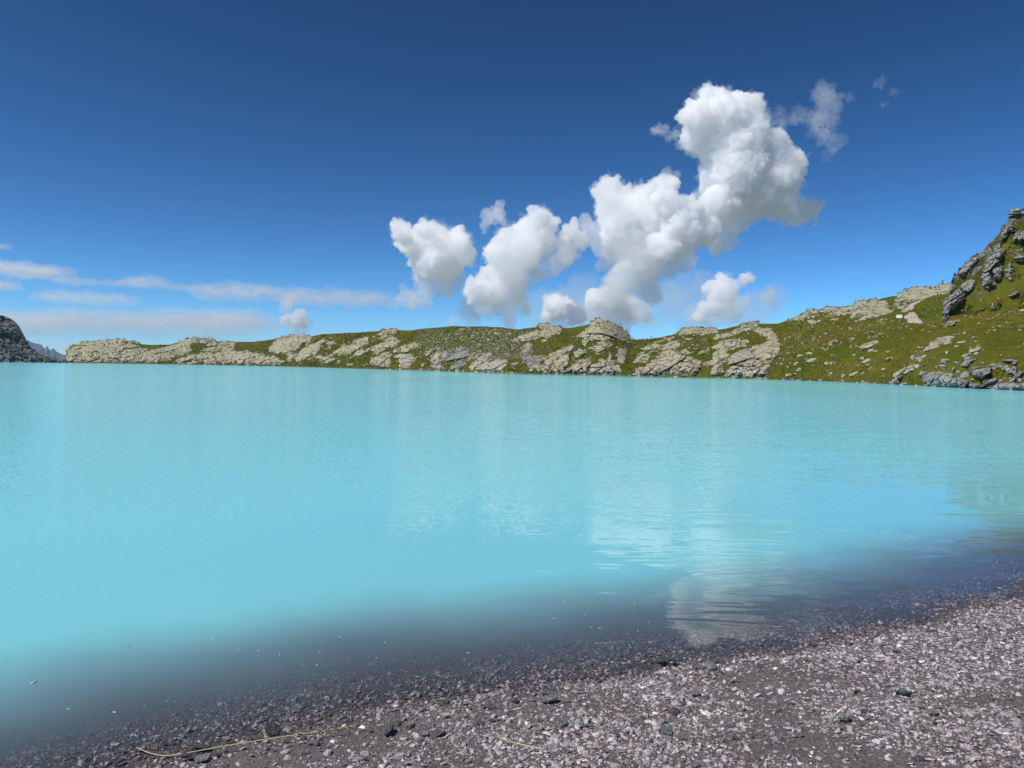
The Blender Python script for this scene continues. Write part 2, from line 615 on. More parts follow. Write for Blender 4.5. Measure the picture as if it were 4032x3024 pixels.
def outcrop(name, poly, label, cat='rock outcrop', mat=None, bulge=2.0, rough=1.0, tilt=0.0, group='rock outcrops across the lake',
            surf=None, step=None, kind=None, edge=10.0, parent=None, seed=0, wobble=1.0, turfy=1.0, lift=0.45, grow=0.0):
    """a rock body standing out of the slope over the outline; its rim runs into the turf"""
    surf = surf or hill_at
    mat = mat or MAT_ROCK
    xs, ys = [p[0] for p in poly], [p[1] for p in poly]
    w, h = max(xs) - min(xs), max(ys) - min(ys)
    step = step or max(1.1, math.sqrt(w * h / 3800))
    gx, gy = np.arange(min(xs) - 9, max(xs) + 9, step), np.arange(min(ys) - 9, max(ys) + 9, step)
    X, Y = np.meshgrid(gx, gy)
    wa = min(9.0, 2 + 0.16 * min(w, h)) * wobble
    wob = np.stack([X * 0.07, Y * 0.07, 0 * X + seed], -1)
    sd = poly_dist(poly, X + wa * fbm(wob, 4), Y + 0.9 * wa * fbm(wob + 31, 4))
    sd = sd + grow
    az, el = pix_ae(X, Y)
    d, z, s = surf(az, el)
    P = polar(az, d, z)
    # beds and joints: tilted blocks with facets of their own, recessed joints, ridged strata
    ct, st = math.cos(tilt), math.sin(tilt)
    hx, hz = az * float(d.mean()), z + 0.45 * (d - d.min())
    bx, bz = hx * ct + hz * st, -hx * st + hz * ct
    wv = np.stack([bx * 0.1, 0 * bx + seed, bz * 0.25], -1)
    wbx, wbz = bx + 2.2 * fbm(wv, 3), bz + 0.9 * fbm(wv + 20, 3)
    B = np.stack([bx * 0.16, P[..., 1] * 0.05, bz * 0.5], -1) + seed * 1.7
    lay = fbm(B, 4, 0.55, 'ridge')
    fin = fbm(np.stack([bx * 0.9, P[..., 1] * 0.1, bz * 0.9], -1) + 60 + seed, 3, 0.6)
    rough2 = 0.35 if rough < 1.4 else 0.9
    r1, e1, t1 = cells(wbx / 9.5 + seed, wbz / 6.0)
    r2, e2, t2 = cells(wbx / 2.6 + seed, wbz / 1.9 + 9)
    blk = 1.4 * (r1 - 0.5) + 1.3 * t1 - 1.7 * (1 - sstep(0.0, 0.07, e1)) + rough2 * (0.5 * (r2 - 0.5) + 0.4 * t2 - 0.45 * (1 - sstep(0.0, 0.09, e2)))
    inside = np.clip(sd, 0, None)
    ed = max(edge, 0.28 * min(w, h))
    dome = 1 - np.exp(-inside / ed)
    wall = 1 - np.exp(-inside / 3.0)
    out = bulge * dome + lift * wall + (min(rough, 1.7) if rough > 1.0 else 0.75 * rough) * wall * (0.16 * (lay - 0.9) + 0.16 * fin + 0.75 * blk) - 0.9 * sstep(0.5, -5, sd)
    out = np.where(sd < -1, -1.2 + 0.2 * sd, out)
    d2 = d - out
    P = polar(az, d2, CAM_H + d2 * np.tan(el))
    turf = (1 - sstep(-3, 2.5, sd)) * sstep(0.6, 2.0, P[..., 2]) + 0.14 * sstep(0.35, 0.8, fbm(P * 0.09 + 77, 3) + 0.25) * sstep(1.5, 4, P[..., 2])
    P[..., 2] = np.where(P[..., 2] < -0.8, -0.8, P[..., 2])
    keep = sd > -4.5
    f = grid_faces(*X.shape)
    f = f[keep.ravel()[f].all(1)]
    used = np.unique(f)
    if len(used) == 0:
        return None
    remap = np.full(X.size, -1)
    remap[used] = np.arange(len(used))
    P = P.reshape(-1, 3)[used]
    o = P.mean(0)
    me = mesh_np(name, P - o, remap[f][:, ::-1], mat, False, {'turf': turfy * turf.ravel()[used]})
    ob = link(name, me, parent, label, cat, group, kind)
    ob.location = o
    return ob


OUT = [
    ([(262, 1424), (264, 1378), (285, 1358), (345, 1348), (460, 1338), (535, 1345), (560, 1372), (590, 1378), (640, 1385), (622, 1424)], 'long pale layered rock dome at the far left end of the ridge', dict(tilt=0.06, bulge=3.5, rough=2.2)),
    ([(590, 1382), (660, 1368), (720, 1343), (760, 1333), (830, 1336), (850, 1345), (762, 1352), (745, 1370), (760, 1382), (700, 1395), (650, 1424), (605, 1424)], 'smooth sloping rock dome, second from the far left end', dict(tilt=0.35, bulge=3.5, rough=1.6)),
    ([(650, 1427), (700, 1398), (790, 1380), (830, 1352), (880, 1345), (925, 1350), (912, 1380), (1010, 1388), (1080, 1405), (1120, 1424), (1100, 1434), (800, 1432)], 'broad banded rock slab sinking into the water left of the egg-shaped rock', dict(tilt=0.08, bulge=3, rough=2)),
    ([(1060, 1385), (1065, 1365), (1090, 1338), (1120, 1325), (1225, 1324), (1220, 1340), (1150, 1370), (1140, 1388), (1090, 1390)], 'rounded egg-shaped rock on the ridge near the left', dict(bulge=4, rough=0.9)),
    ([(1150, 1412), (1185, 1380), (1210, 1350), (1275, 1340), (1270, 1360), (1245, 1385), (1225, 1412), (1180, 1425)], 'pale stepped rock below the egg-shaped rock', dict(tilt=-0.5, bulge=2.5)),
    ([(1320, 1400), (1320, 1375), (1370, 1355), (1400, 1332), (1450, 1330), (1452, 1350), (1420, 1368), (1380, 1385), (1345, 1402)], 'narrow leaning rock with a green tinge, halfway up the left slope', dict(tilt=0.6, bulge=2.5)),
    ([(1240, 1432), (1280, 1400), (1420, 1368), (1480, 1350), (1510, 1322), (1535, 1320), (1570, 1345), (1640, 1345), (1650, 1360), (1590, 1382), (1500, 1390), (1400, 1402), (1320, 1434)], 'large pointed slab streaming down to the water left of centre', dict(tilt=0.3, bulge=3, rough=1.8)),
    ([(1485, 1320), (1510, 1299), (1558, 1296), (1556, 1312), (1500, 1325)], 'small pale slab crowning the ridge left of centre', dict(bulge=1.5)),
    ([(1432, 1442), (1470, 1410), (1520, 1385), (1542, 1400), (1532, 1444)], 'wedge of layered rock at the water beneath the large pointed slab', dict(tilt=0.7, bulge=2.5, rough=1.5)),
    ([(1575, 1446), (1570, 1400), (1620, 1390), (1640, 1415), (1612, 1448)], 'pinkish rock at the water beside the layered wedge', dict(mat='pink', bulge=2)),
    ([(1670, 1400), (1690, 1372), (1730, 1370), (1735, 1385), (1730, 1449), (1700, 1424)], 'cracked upright rock left of the dark hollowed rock', dict(tilt=1.0, bulge=2.5, rough=1.6)),
    ([(1736, 1450), (1740, 1395), (1790, 1372), (1820, 1362), (1850, 1374), (1850, 1400), (1840, 1452)], 'dark hollowed rock at the far shore left of centre', dict(mat='grey', bulge=1.5, rough=4)),
    ([(1842, 1452), (1832, 1395), (1852, 1372), (1900, 1385), (1960, 1400), (2000, 1422), (1985, 1456)], 'pinkish rubble slope running into the water left of centre', dict(mat='pink', bulge=1.2, rough=1.3)),
    ([(2020, 1345), (2050, 1315), (2110, 1297), (2127, 1310), (2127, 1330), (2080, 1342)], 'bulky pale rock left of the split block on the ridge', dict(bulge=3, rough=1.3)),
    ([(2127, 1328), (2132, 1300), (2150, 1290), (2205, 1288), (2212, 1300), (2162, 1335)], 'split pale block on the ridge left of the big rock dome', dict(tilt=0.7, bulge=2.5)),
    ([(2114, 1290), (2130, 1277), (2160, 1276), (2168, 1290)], 'flat cap of rock on top of the split block', dict(bulge=1.2)),
    ([(2062, 1362), (2080, 1347), (2100, 1360), (2086, 1377), (2066, 1375)], 'single pale boulder below the bulky rock', dict(bulge=2, edge=6, turfy=0.2)),
    ([(2055, 1430), (2055, 1385), (2080, 1372), (2140, 1385), (2130, 1420), (2088, 1452)], 'dark broken crag above the water near the centre', dict(mat='grey', bulge=1.5, rough=3)),
    ([(2082, 1456), (2087, 1430), (2120, 1395), (2147, 1395), (2137, 1420), (2122, 1460)], 'smooth leaning slab right of the dark broken crag', dict(tilt=0.9, bulge=2)),
    ([(2126, 1460), (2137, 1435), (2190, 1380), (2260, 1360), (2256, 1370), (2212, 1395), (2172, 1430), (2152, 1462)], 'long thin rib of rock slanting up from the water near the centre', dict(tilt=0.9, bulge=2)),
    ([(2157, 1462), (2177, 1430), (2237, 1388), (2242, 1415), (2222, 1462)], 'cracked triangular rock at the water right of the thin rib', dict(tilt=0.9, bulge=2, rough=1.3)),
    ([(2226, 1464), (2262, 1430), (2332, 1405), (2322, 1440), (2312, 1466)], 'low rounded rock at the water below the big dome', dict(tilt=0.5, bulge=2)),
    ([(2262, 1385), (2290, 1375), (2308, 1380), (2300, 1398), (2268, 1404)], 'flat oval rock in the turf below the big dome', dict(bulge=1.5, edge=7)),
    ([(2292, 1325), (2310, 1300), (2338, 1262), (2365, 1258), (2402, 1274), (2440, 1285), (2466, 1310), (2485, 1337), (2440, 1352), (2390, 1345), (2340, 1335), (2310, 1337)], 'big fissured rock dome, highest knob in the middle of the ridge', dict(tilt=-0.6, bulge=5, rough=2.2)),
    ([(2325, 1370), (2355, 1342), (2422, 1347), (2400, 1365), (2360, 1385)], 'broken slab at the foot of the big rock dome', dict(tilt=-0.3, bulge=1.8)),
    ([(2312, 1466), (2332, 1430), (2372, 1415), (2422, 1420), (2428, 1467)], 'pinkish slab with bathers right of the low rounded rock', dict(mat='pink', bulge=2, tilt=0.5)),
    ([(2424, 1440), (2432, 1380), (2462, 1355), (2477, 1350), (2464, 1385), (2460, 1430), (2440, 1466)], 'pale eroded gully of rubble between two turf banks', dict(mat='pink', bulge=0.8, rough=0.9)),
    ([(2488, 1455), (2510, 1390), (2550, 1360), (2580, 1345), (2602, 1345), (2572, 1385), (2552, 1410), (2532, 1468), (2500, 1468)], 'steep ribbed rock left of the great folded rock', dict(tilt=1.0, bulge=3, rough=1.8)),
    ([(2528, 1472), (2557, 1430), (2582, 1390), (2632, 1350), (2672, 1345), (2702, 1370), (2742, 1410), (2762, 1440), (2742, 1474)], 'great folded rock rising from the water right of centre', dict(tilt=0.9, bulge=4.5, rough=2.2)),
    ([(2600, 1343), (2620, 1330), (2652, 1325), (2657, 1338), (2622, 1350)], 'small rock seat where a person in white sits', dict(bulge=1.2, edge=6)),
    ([(2672, 1312), (2690, 1296), (2740, 1292), (2820, 1297), (2827, 1308), (2762, 1318), (2680, 1320)], 'long flat pale slab on the ridge above the great folded rock', dict(bulge=1.5, rough=0.6)),
    ([(2795, 1478), (2800, 1440), (2805, 1400), (2805, 1350), (2820, 1318), (2870, 1312), (2905, 1335), (2917, 1345), (2882, 1370), (2872, 1400), (2842, 1440), (2862, 1479)], 'tall sloping rock face left of the climbers', dict(tilt=0.8, bulge=4, rough=1.5)),
    ([(2855, 1479), (2870, 1420), (2880, 1370), (2920, 1355), (2962, 1362), (2962, 1400), (2982, 1420), (3032, 1435), (3022, 1468), (2990, 1482)], 'pinkish jumbled rock face where people climb above the water', dict(mat='pink', bulge=2.5, rough=1.8)),
    ([(2960, 1360), (3010, 1350), (3020, 1328), (2962, 1305), (2982, 1293), (3035, 1292), (3057, 1325), (3072, 1360), (3057, 1405), (3032, 1420), (2995, 1415), (2965, 1405)], 'smooth bulging rock at the edge of the green meadow', dict(bulge=4, rough=0.8)),
    ([(2872, 1312), (2935, 1275), (2985, 1269), (2982, 1283), (2942, 1300), (2900, 1314)], 'pale slab on the ridge beside the seated person in red', dict(bulge=1.8, rough=0.7)),
    ([(3108, 1262), (3150, 1250), (3170, 1228), (3200, 1222), (3224, 1230), (3222, 1245), (3160, 1257)], 'smooth pale hump on the ridge above the meadow', dict(bulge=2.5, rough=0.6)),
    ([(3238, 1250), (3290, 1226), (3330, 1225), (3352, 1233), (3300, 1250)], 'flat cracked slab below the ridge above the meadow', dict(bulge=1.5)),
    ([(3228, 1224), (3260, 1211), (3310, 1214), (3352, 1210), (3332, 1225), (3250, 1229)], 'thin pale slab lying along the ridge right of the smooth hump', dict(bulge=1.2)),
    ([(3350, 1252), (3352, 1215), (3375, 1190), (3410, 1185), (3422, 1200), (3412, 1252)], 'blocky grey rock at the left of the ridge boulders', dict(bulge=2.5, rough=1.2)),
    ([(3415, 1250), (3415, 1190), (3440, 1180), (3490, 1185), (3502, 1205), (3517, 1228), (3480, 1240), (3430, 1256)], 'pair of stacked rounded rocks above the white sign', dict(bulge=3.5, rough=1.0)),
    ([(3533, 1166), (3560, 1146), (3605, 1132), (3650, 1133), (3700, 1138), (3742, 1140), (3722, 1155), (3650, 1170), (3590, 1186), (3560, 1186), (3545, 1181)], 'broad smooth slab forming the ridge left of the steep hill', dict(bulge=2, rough=0.8, tilt=-0.1)),
    ([(3678, 1138), (3700, 1121), (3748, 1119), (3745, 1145), (3712, 1150)], 'pale summit rock where two people in white rest', dict(bulge=1.2, rough=0.7)),
    ([(3513, 1212), (3525, 1187), (3545, 1172), (3582, 1180), (3577, 1207), (3542, 1217)], 'rock with a dark cleft beside the upper path', dict(bulge=2.5, rough=2.6)),
    ([(3383, 1368), (3400, 1354), (3455, 1341), (3460, 1350), (3425, 1368), (3395, 1375)], 'long flat boulder lying alone in the green meadow', dict(bulge=2.2, rough=0.5, edge=4, tilt=0.25, turfy=0.0, wobble=0.4)),
    ([(3585, 1412), (3625, 1388), (3680, 1343), (3740, 1317), (3800, 1308), (3772, 1326), (3712, 1362), (3662, 1397), (3622, 1417)], 'diagonal band of broken rock crossing the right meadow', dict(mat='grey2', bulge=1.2, rough=1.2, edge=5)),
    ([(3788, 1402), (3820, 1375), (3855, 1364), (3872, 1375), (3842, 1397), (3800, 1407)], 'tilted pale rock in the grass, right of the diagonal band', dict(bulge=1.5, edge=5)),
    ([(3778, 1437), (3800, 1415), (3842, 1408), (3832, 1427), (3800, 1442)], 'small grey rock below the tilted pale rock', dict(mat='grey', bulge=1.2, edge=5)),
    ([(3863, 1398), (3885, 1403), (3902, 1428), (3960, 1438), (4002, 1455), (3990, 1472), (3930, 1447), (3878, 1427)], 'crooked rock rib stepping down towards the right edge', dict(mat='grey', bulge=1.2, rough=1.4, edge=5)),
    ([(3808, 1462), (3840, 1445), (3900, 1445), (3907, 1477), (3870, 1492), (3830, 1477)], 'block of grey rock with a dark foot above the right shore', dict(mat='grey', bulge=2, rough=1.8, edge=6)),
    ([(3512, 1508), (3530, 1465), (3580, 1440), (3612, 1430), (3625, 1440), (3590, 1462), (3552, 1472), (3535, 1508)], 'pale rock edge of the mossy bank at the right shore', dict(bulge=1.2, rough=1.0, edge=5)),
    ([(3640, 1514), (3615, 1440), (3640, 1436), (3672, 1462), (3742, 1468), (3772, 1482), (3800, 1500), (3880, 1520), (3840, 1528), (3700, 1522)], 'dark undercut shore rocks beneath the right meadow', dict(mat='grey', bulge=1.6, rough=2.6, edge=6)),
    ([(3870, 1528), (3930, 1508), (4032, 1512), (4100, 1520), (4100, 1534), (3900, 1532)], 'low ledge of grey rock along the water at the right edge', dict(mat='grey', bulge=1.2, rough=1.2, edge=4)),
    ([(3713, 1279), (3730, 1268), (3776, 1261), (3752, 1275), (3725, 1285)], 'pale stones beside the couple on the path', dict(bulge=0.8, edge=4, turfy=0.2)),
]
CL = [
    ([(3710, 1246), (3711, 1195), (3735, 1165), (3770, 1140), (3800, 1100), (3840, 1100), (3836, 1130), (3802, 1170), (3782, 1200), (3742, 1228)], 'dark cliff at the foot of the steep hill behind the couple', dict(mat='grey', bulge=2.5, rough=1.8, tilt=1.2)),
    ([(3868, 1132), (3863, 1100), (3873, 1060), (3888, 1010), (3930, 978), (3962, 983), (3942, 1020), (3952, 1060), (3947, 1090), (3912, 1132), (3885, 1138)], 'tall grey rock wall in the middle of the steep hill', dict(mat='grey', bulge=3, rough=2.4, tilt=1.3)),
    ([(3958, 1062), (3977, 1025), (3994, 1060), (3982, 1112), (3960, 1092)], 'narrow grey rock right of the tall rock wall', dict(mat='grey', bulge=1.8, rough=1.8, tilt=1.3)),
    ([(3938, 932), (3953, 890), (3985, 878), (3994, 900), (3962, 932), (3945, 957)], 'jagged rock on the skyline below the perched slab', dict(mat='grey', bulge=1.5, rough=1.8)),
    ([(3752, 1112), (3768, 1072), (3800, 1040), (3850, 998), (3862, 1010), (3822, 1060), (3792, 1092)], 'dark rock edge along the skyline of the steep hill', dict(mat='grey', bulge=1.2, rough=1.6)),
    ([(3984, 942), (4010, 905), (4060, 915), (4060, 945), (4025, 953), (3990, 953)], 'grey rocks at the right edge below the perched slab', dict(mat='grey', bulge=1.5, rough=1.6)),
    ([(3990, 1015), (4012, 1000), (4045, 1010), (4040, 1030), (4000, 1030)], 'small grey rock at the right edge of the steep hill', dict(mat='grey', bulge=1.0, rough=1.0)),
    ([(3970, 1165), (3995, 1148), (4020, 1143), (4012, 1158), (3985, 1172)], 'little flat rock in the grass above the two hikers', dict(mat='grey', bulge=0.8, edge=4)),
]
MATS = {'pink': MAT_PINK, 'grey': MAT_GREY, 'grey2': MAT_PINK}
for i, (poly, lab, kw) in enumerate(OUT):
    kw = dict(kw)
    kw['mat'] = MATS.get(kw.get('mat'))
    outcrop('rock_outcrop', poly, lab, seed=i * 3.1, grow=3.0 if len(poly) > 5 else 1.5, **kw)
for i, (poly, lab, kw) in enumerate(CL):
    kw = dict(kw)
    kw['mat'] = MATS.get(kw.get('mat'))
    outcrop('cliff_rock', poly, lab, seed=200 + i * 3.1, surf=cliff_at, group='rocks of the steep hill', lift=1.3, **kw)

# smaller rock patches breaking the turf between the large outcrops
ZONES = [((1130, 1330, 1660, 1435), 16, 'small rock patch in the turf of the left slope', 'small rocks of the left slope', None),
         ((1650, 1380, 2120, 1450), 14, 'small rock patch above the shore left of centre', 'small rocks left of centre', 'pink'),
         ((2130, 1310, 2560, 1450), 16, 'small rock patch in the turf around the big dome', 'small rocks around the dome', None),
         ((2560, 1330, 3080, 1470), 18, 'small rock patch between the large rocks right of centre', 'small rocks right of centre', None),
         ((3080, 1235, 3420, 1290), 7, 'small rock patch below the ridge over the meadow', 'small rocks over the meadow', None),
         ((3560, 1400, 4030, 1505), 16, 'small grey rock patch in the rough bank at right', 'small rocks of the right bank', 'grey')]
_rz = np.random.default_rng(15)
for (x0, y0, x1, y1), n, lab, grp, mt in ZONES:
    for k in range(n):
        cx, cy = _rz.uniform(x0, x1), _rz.uniform(y0, y1)
        rx, ry, th = _rz.uniform(9, 30), _rz.uniform(5, 12), _rz.uniform(-0.2, 0.9)
        pl = []
        for q in range(9):
            a = -q * 2 * math.pi / 9
            u, v = rx * math.cos(a) * _rz.uniform(0.7, 1.2), ry * math.sin(a) * _rz.uniform(0.7, 1.2)
            pl.append((cx + u * math.cos(th) + v * math.sin(th), cy - u * math.sin(th) + v * math.cos(th)))
        if pix_ae(np.array(cx), np.array(cy - 1.3 * ry))[1] > np.interp(AZ(cx), _ra, _re):
            continue
        lb = lab + (', upper ' if cy < (y0 + y1) / 2 else ', lower ') + ('left' if cx < x0 + (x1 - x0) / 3 else 'middle' if cx < x0 + (x1 - x0) * 2 / 3 else 'right')
        outcrop('rock_outcrop', pl, lb, mat=MATS.get(mt), seed=300 + cx, group=grp, bulge=1.0, rough=0.8, edge=5, tilt=th)

# trodden paths, thin sheets of bare earth on the turf
outcrop('footpath', [(3545, 1228), (3560, 1210), (3600, 1190), (3640, 1180), (3602, 1200), (3597, 1220), (3612, 1245), (3642, 1274), (3572, 1272), (3562, 1250)],
        'bare stony path climbing to the ridge beside the white sign', None, MAT_DIRT, lift=1.0, bulge=0.9, rough=0.35, group=None, kind='structure', edge=5, wobble=0.35)
outcrop('footpath', [(3978, 1212), (4000, 1204), (4060, 1198), (4140, 1205), (4140, 1225), (4032, 1230), (3995, 1219)],
        'bare sandy path leaving at the right edge', None, MAT_DIRT, bulge=1.6, rough=0.25, group=None, kind='structure', edge=5, wobble=0.35)

# ------------------------------------------------------------------ boulders and stones on the slopes
def rock_mesh(name, seed, mat, flat=1.0, sub=2, rough=0.22):
    """an angular boulder: a sphere cut by random planes, then roughened"""
    rg = np.random.default_rng(seed)
    v, f = ico(sub)
    for _ in range(11):
        n = rg.normal(size=3)
        n /= np.linalg.norm(n)
        k = rg.uniform(0.55, 0.85)
        dd = v @ n
        v = np.where((dd > k)[:, None], v - n * (dd - k)[:, None], v)
    v = v * (1 + rough * fbm(v * 1.3 + seed, 3))[:, None]
    v = v * np.array([1, 0.85, flat])
    return mesh_np(name, v, f, mat, False, {'turf': np.zeros(len(v))})


ROCKS = [rock_mesh('boulder', 300 + k, MAT_ROCK, [0.7, 0.5, 0.85, 0.4, 0.6, 0.75][k % 6]) for k in range(10)]
ROCKS_PINK = [rock_mesh('boulder', 330 + k, MAT_PINK, [0.7, 0.5, 0.6][k % 3]) for k in range(5)]
ROCKS_GREY = [rock_mesh('boulder', 350 + k, MAT_GREY, [0.7, 0.5, 0.6][k % 3]) for k in range(5)]
_occ = [p for p, _, _ in OUT]


def in_outcrop(px, py):
    P_, Q_ = np.array([px], float), np.array([py], float)
    return any(min(q[0] for q in pl) < px < max(q[0] for q in pl) and poly_dist(pl, P_, Q_)[0] > 0 for pl in _occ)


def put_rock(px, py, size, meshes, label, group, rg, surf=None, sink=0.25, name='boulder', cat='boulder', long=1.0):
    az, el = pix_ae(np.array(px, float), np.array(py, float))
    d, z, s = (surf or hill_at)(az, el)
    p = polar(az, d, z)
    rl = float(relief(p[None])[0]) * (surf is None)
    o = link(name, meshes[rg.integers(len(meshes))], None, label, cat, group)
    o.location = (p[0] - rl * 0.8 * math.sin(az), p[1] - rl * 0.8 * math.cos(az), p[2] + rl - size * sink * 0.5 + 0.05)
    o.rotation_euler = (rg.uniform(-0.3, 0.3), rg.uniform(-0.3, 0.3), rg.uniform(0, 6.3))
    o.scale = (size * long, size * rg.uniform(0.7, 1.1), size * rg.uniform(0.7, 1.1))
    return o


def scatter(n, zone, size, meshes, label, group, seed, surf=None, avoid=True, long=1.0):
    rg = np.random.default_rng(seed)
    xs, ys = [p[0] for p in zone], [p[1] for p in zone]
    k = tries = 0
    while k < n and tries < n * 40:
        tries += 1
        x, y = rg.uniform(min(xs), max(xs)), rg.uniform(min(ys), max(ys))
        if poly_dist(zone, np.array([x]), np.array([y]))[0] < 0 or (avoid and in_outcrop(x, y)):
            continue
        s_ = size[0] * (size[1] / size[0]) ** (rg.random() ** 1.8)
        fx, fy = (x - min(xs)) / (max(xs) - min(xs)), (y - min(ys)) / (max(ys) - min(ys))
        where = ('upper' if fy < 0.45 else 'lower') + ' ' + ('left' if fx < 0.3 else 'right' if fx > 0.7 else 'middle')
        lb = ('larger ' if s_ > size[0] * 1.8 else 'smaller ') + label + ', ' + where + ' part'
        put_rock(x, y, s_, meshes, lb, group, rg, surf, long=long)
        k += 1


scatter(85, [(1640, 1345), (1780, 1288), (1990, 1292), (2050, 1340), (2050, 1385), (1880, 1385), (1760, 1375)], (0.4, 1.15), ROCKS,
        'pale boulder in the boulder field left of the rock dome', 'boulder field left of the dome', 1)
scatter(70, [(3070, 1330), (3300, 1290), (3500, 1300), (3520, 1420), (3480, 1490), (3100, 1478), (3060, 1420)], (0.3, 0.95), ROCKS,
        'flat pale stone lying in the green meadow', 'stones in the meadow', 2, long=1.5)
scatter(30, [(3100, 1275), (3350, 1235), (3520, 1260), (3560, 1300), (3200, 1300)], (0.3, 0.8), ROCKS,
        'pale stone in the grass just below the ridge over the meadow', 'stones below the ridge', 3, long=1.4)
scatter(36, [(1110, 1410), (1240, 1335), (1480, 1320), (1500, 1345), (1300, 1400), (1180, 1425)], (0.4, 1.1), ROCKS,
        'pale boulder among the turf of the left slope', 'stones on the left slope', 4)
scatter(40, [(2200, 1400), (2280, 1330), (2420, 1352), (2480, 1360), (2560, 1345), (2420, 1420), (2260, 1430)], (0.3, 0.9), ROCKS,
        'pale stone in the turf below the big rock dome', 'stones below the dome', 5)
scatter(28, [(2680, 1325), (2800, 1325), (2800, 1400), (2780, 1450), (2745, 1400), (2700, 1360)], (0.35, 1.2), ROCKS,
        'pale boulder in the grassy gap right of the great folded rock', 'boulders in the grassy gap', 6)
scatter(26, [(3520, 1300), (3700, 1275), (4032, 1260), (4032, 1440), (3900, 1400), (3560, 1400)], (0.2, 0.6), ROCKS,
        'stone in the right meadow under the path', 'stones of the right meadow', 7, long=1.4)
scatter(26, [(3560, 1420), (3760, 1400), (4032, 1470), (4032, 1515), (3720, 1500), (3600, 1480)], (0.3, 0.9), ROCKS_GREY,
        'grey stone in the rough bank above the right shore', 'stones of the right bank', 8)
scatter(34, [(3760, 1240), (3850, 1140), (3960, 960), (4040, 880), (4040, 1215)], (0.25, 0.8), ROCKS_GREY,
        'grey stone on the steep hill', 'stones of the steep hill', 9, surf=cliff_at, avoid=False)
# stones along the far waterline
rg = np.random.default_rng(21)
_sh = np.array([(262, 1424), (650, 1428), (900, 1436), (1400, 1449), (1850, 1460), (2150, 1464), (2600, 1478), (3050, 1488), (3300, 1494), (3500, 1504), (3900, 1522), (4060, 1528)], float)
for k in range(230):
    px = 270 + (4050 - 270) * rg.random() ** 0.75
    az = float(AZ(px, 1470))
    d0 = float(np.interp(az, _a0, _v0)) + rg.uniform(0.2, 1.6)
    near = min(OUT, key=lambda q: min(math.hypot(px - u, 1.5 * (np.interp(px, _sh[:, 0], _sh[:, 1]) - v)) for u, v in q[0]))[1]
    near = ' '.join(near.split()[:7]).rstrip(',')
    for tail in (' of', ' at', ' the', ' left', ' at the', ' in', ' from', ' on', ' a', ' into', ' up', ' with', ' where', ' and', ' along', ' to', ' rising', ' running', ' streaming', ' slanting'):
        near = near[:-len(tail)] if near.endswith(tail) else near
    o = link('shore_stone', (ROCKS_PINK if px < 3080 else ROCKS_GREY)[rg.integers(5)], None,
             ('pinkish' if px < 3080 else 'grey') + ' stone at the far waterline by the ' + near, 'stone',
             'stones along the far waterline' if px < 3080 else 'stones along the meadow waterline')
    s_ = rg.uniform(0.25, 0.85)
    o.location = (math.sin(az) * d0, math.cos(az) * d0, rg.uniform(-0.1, 0.2))
    o.rotation_euler = (rg.uniform(-0.3, 0.3), rg.uniform(-0.3, 0.3), rg.uniform(0, 6.3))
    o.scale = (s_ * 1.4, s_, s_ * 0.8)

# perched slab on top of the steep hill: two stacked plates
az, el = pix_ae(np.array(3998.0), np.array(846.0))
d_, z_, _ = cliff_at(az, el)
pc = polar(az, d_, z_)
slab = bpy.data.objects.new('perched_slab', None)
COL.objects.link(slab)
slab.location = pc
tag(slab, 'flat slab of rock perched on a ledge atop the steep hill', 'rock slab')
for (ox, oz, sx, sz, rz, k) in [(0.0, 0.75, 1.75, 0.42, 0.15, 0), (-0.25, 0.18, 1.45, 0.4, -0.1, 3)]:
    o = link('plate', rock_mesh('plate', 400 + k, MAT_GREY, 1.0), slab)
    o.location = (ox, -0.4, oz)
    o.scale = (sx, 1.1, sz)
    o.rotation_euler = (0.0, rz * -0.8, rz)

# countless smaller stones and the grass tufts: real geometry, nobody could count it
def stone_cloud(name, pos, size, colors, mat, rg, flat=(0.25, 0.6), attrs=None, base=0):
    """many small angular stones joined into one mesh; colours are the stones' own"""
    v, f = ico(base) if base >= 0 else (np.array([(1, 0, 0), (-1, 0, 0), (0, 1, 0), (0, -1, 0), (0, 0, 1), (0, 0, -1.0)]),
                                        np.array([(0, 2, 4), (2, 1, 4), (1, 3, 4), (3, 0, 4), (2, 0, 5), (1, 2, 5), (3, 1, 5), (0, 3, 5)]))
    N, M = len(pos), len(v)
    V = np.repeat(v[None], N, 0) * (1 + rg.uniform(-0.32, 0.32, (N, M, 1)))
    # knock flats off so the pieces read as broken shards
    for _ in range(3):
        n = rg.normal(size=(N, 1, 3))
        n /= np.linalg.norm(n, axis=2)[..., None]
        k = rg.uniform(0.4, 0.8, (N, 1))
        dd = (V * n).sum(2)
        V = V - n * np.clip(dd - k, 0, None)[..., None]
    sc = np.stack([np.ones(N), rg.uniform(0.45, 0.95, N), rg.uniform(*flat, N)], -1)
    V = V * (sc * size[:, None])[:, None]
    a, tx, ty = rg.uniform(0, 6.283, N), rg.normal(0, 0.22, N), rg.normal(0, 0.22, N)
    c, s_ = np.cos(a)[:, None], np.sin(a)[:, None]
    Z = V[..., 2] + V[..., 0] * tx[:, None] + V[..., 1] * ty[:, None]
    V = np.stack([V[..., 0] * c - V[..., 1] * s_, V[..., 0] * s_ + V[..., 1] * c, Z], -1) + pos[:, None]
    F = (f[None] + (np.arange(N) * M)[:, None, None]).reshape(-1, 3)
    at = {'col': np.repeat(colors, M, 0)}
    for k_, q in (attrs or {}).items():
        at[k_] = np.repeat(q, M, 0)
    return mesh_np(name, V.reshape(-1, 3), F, mat, False, at)


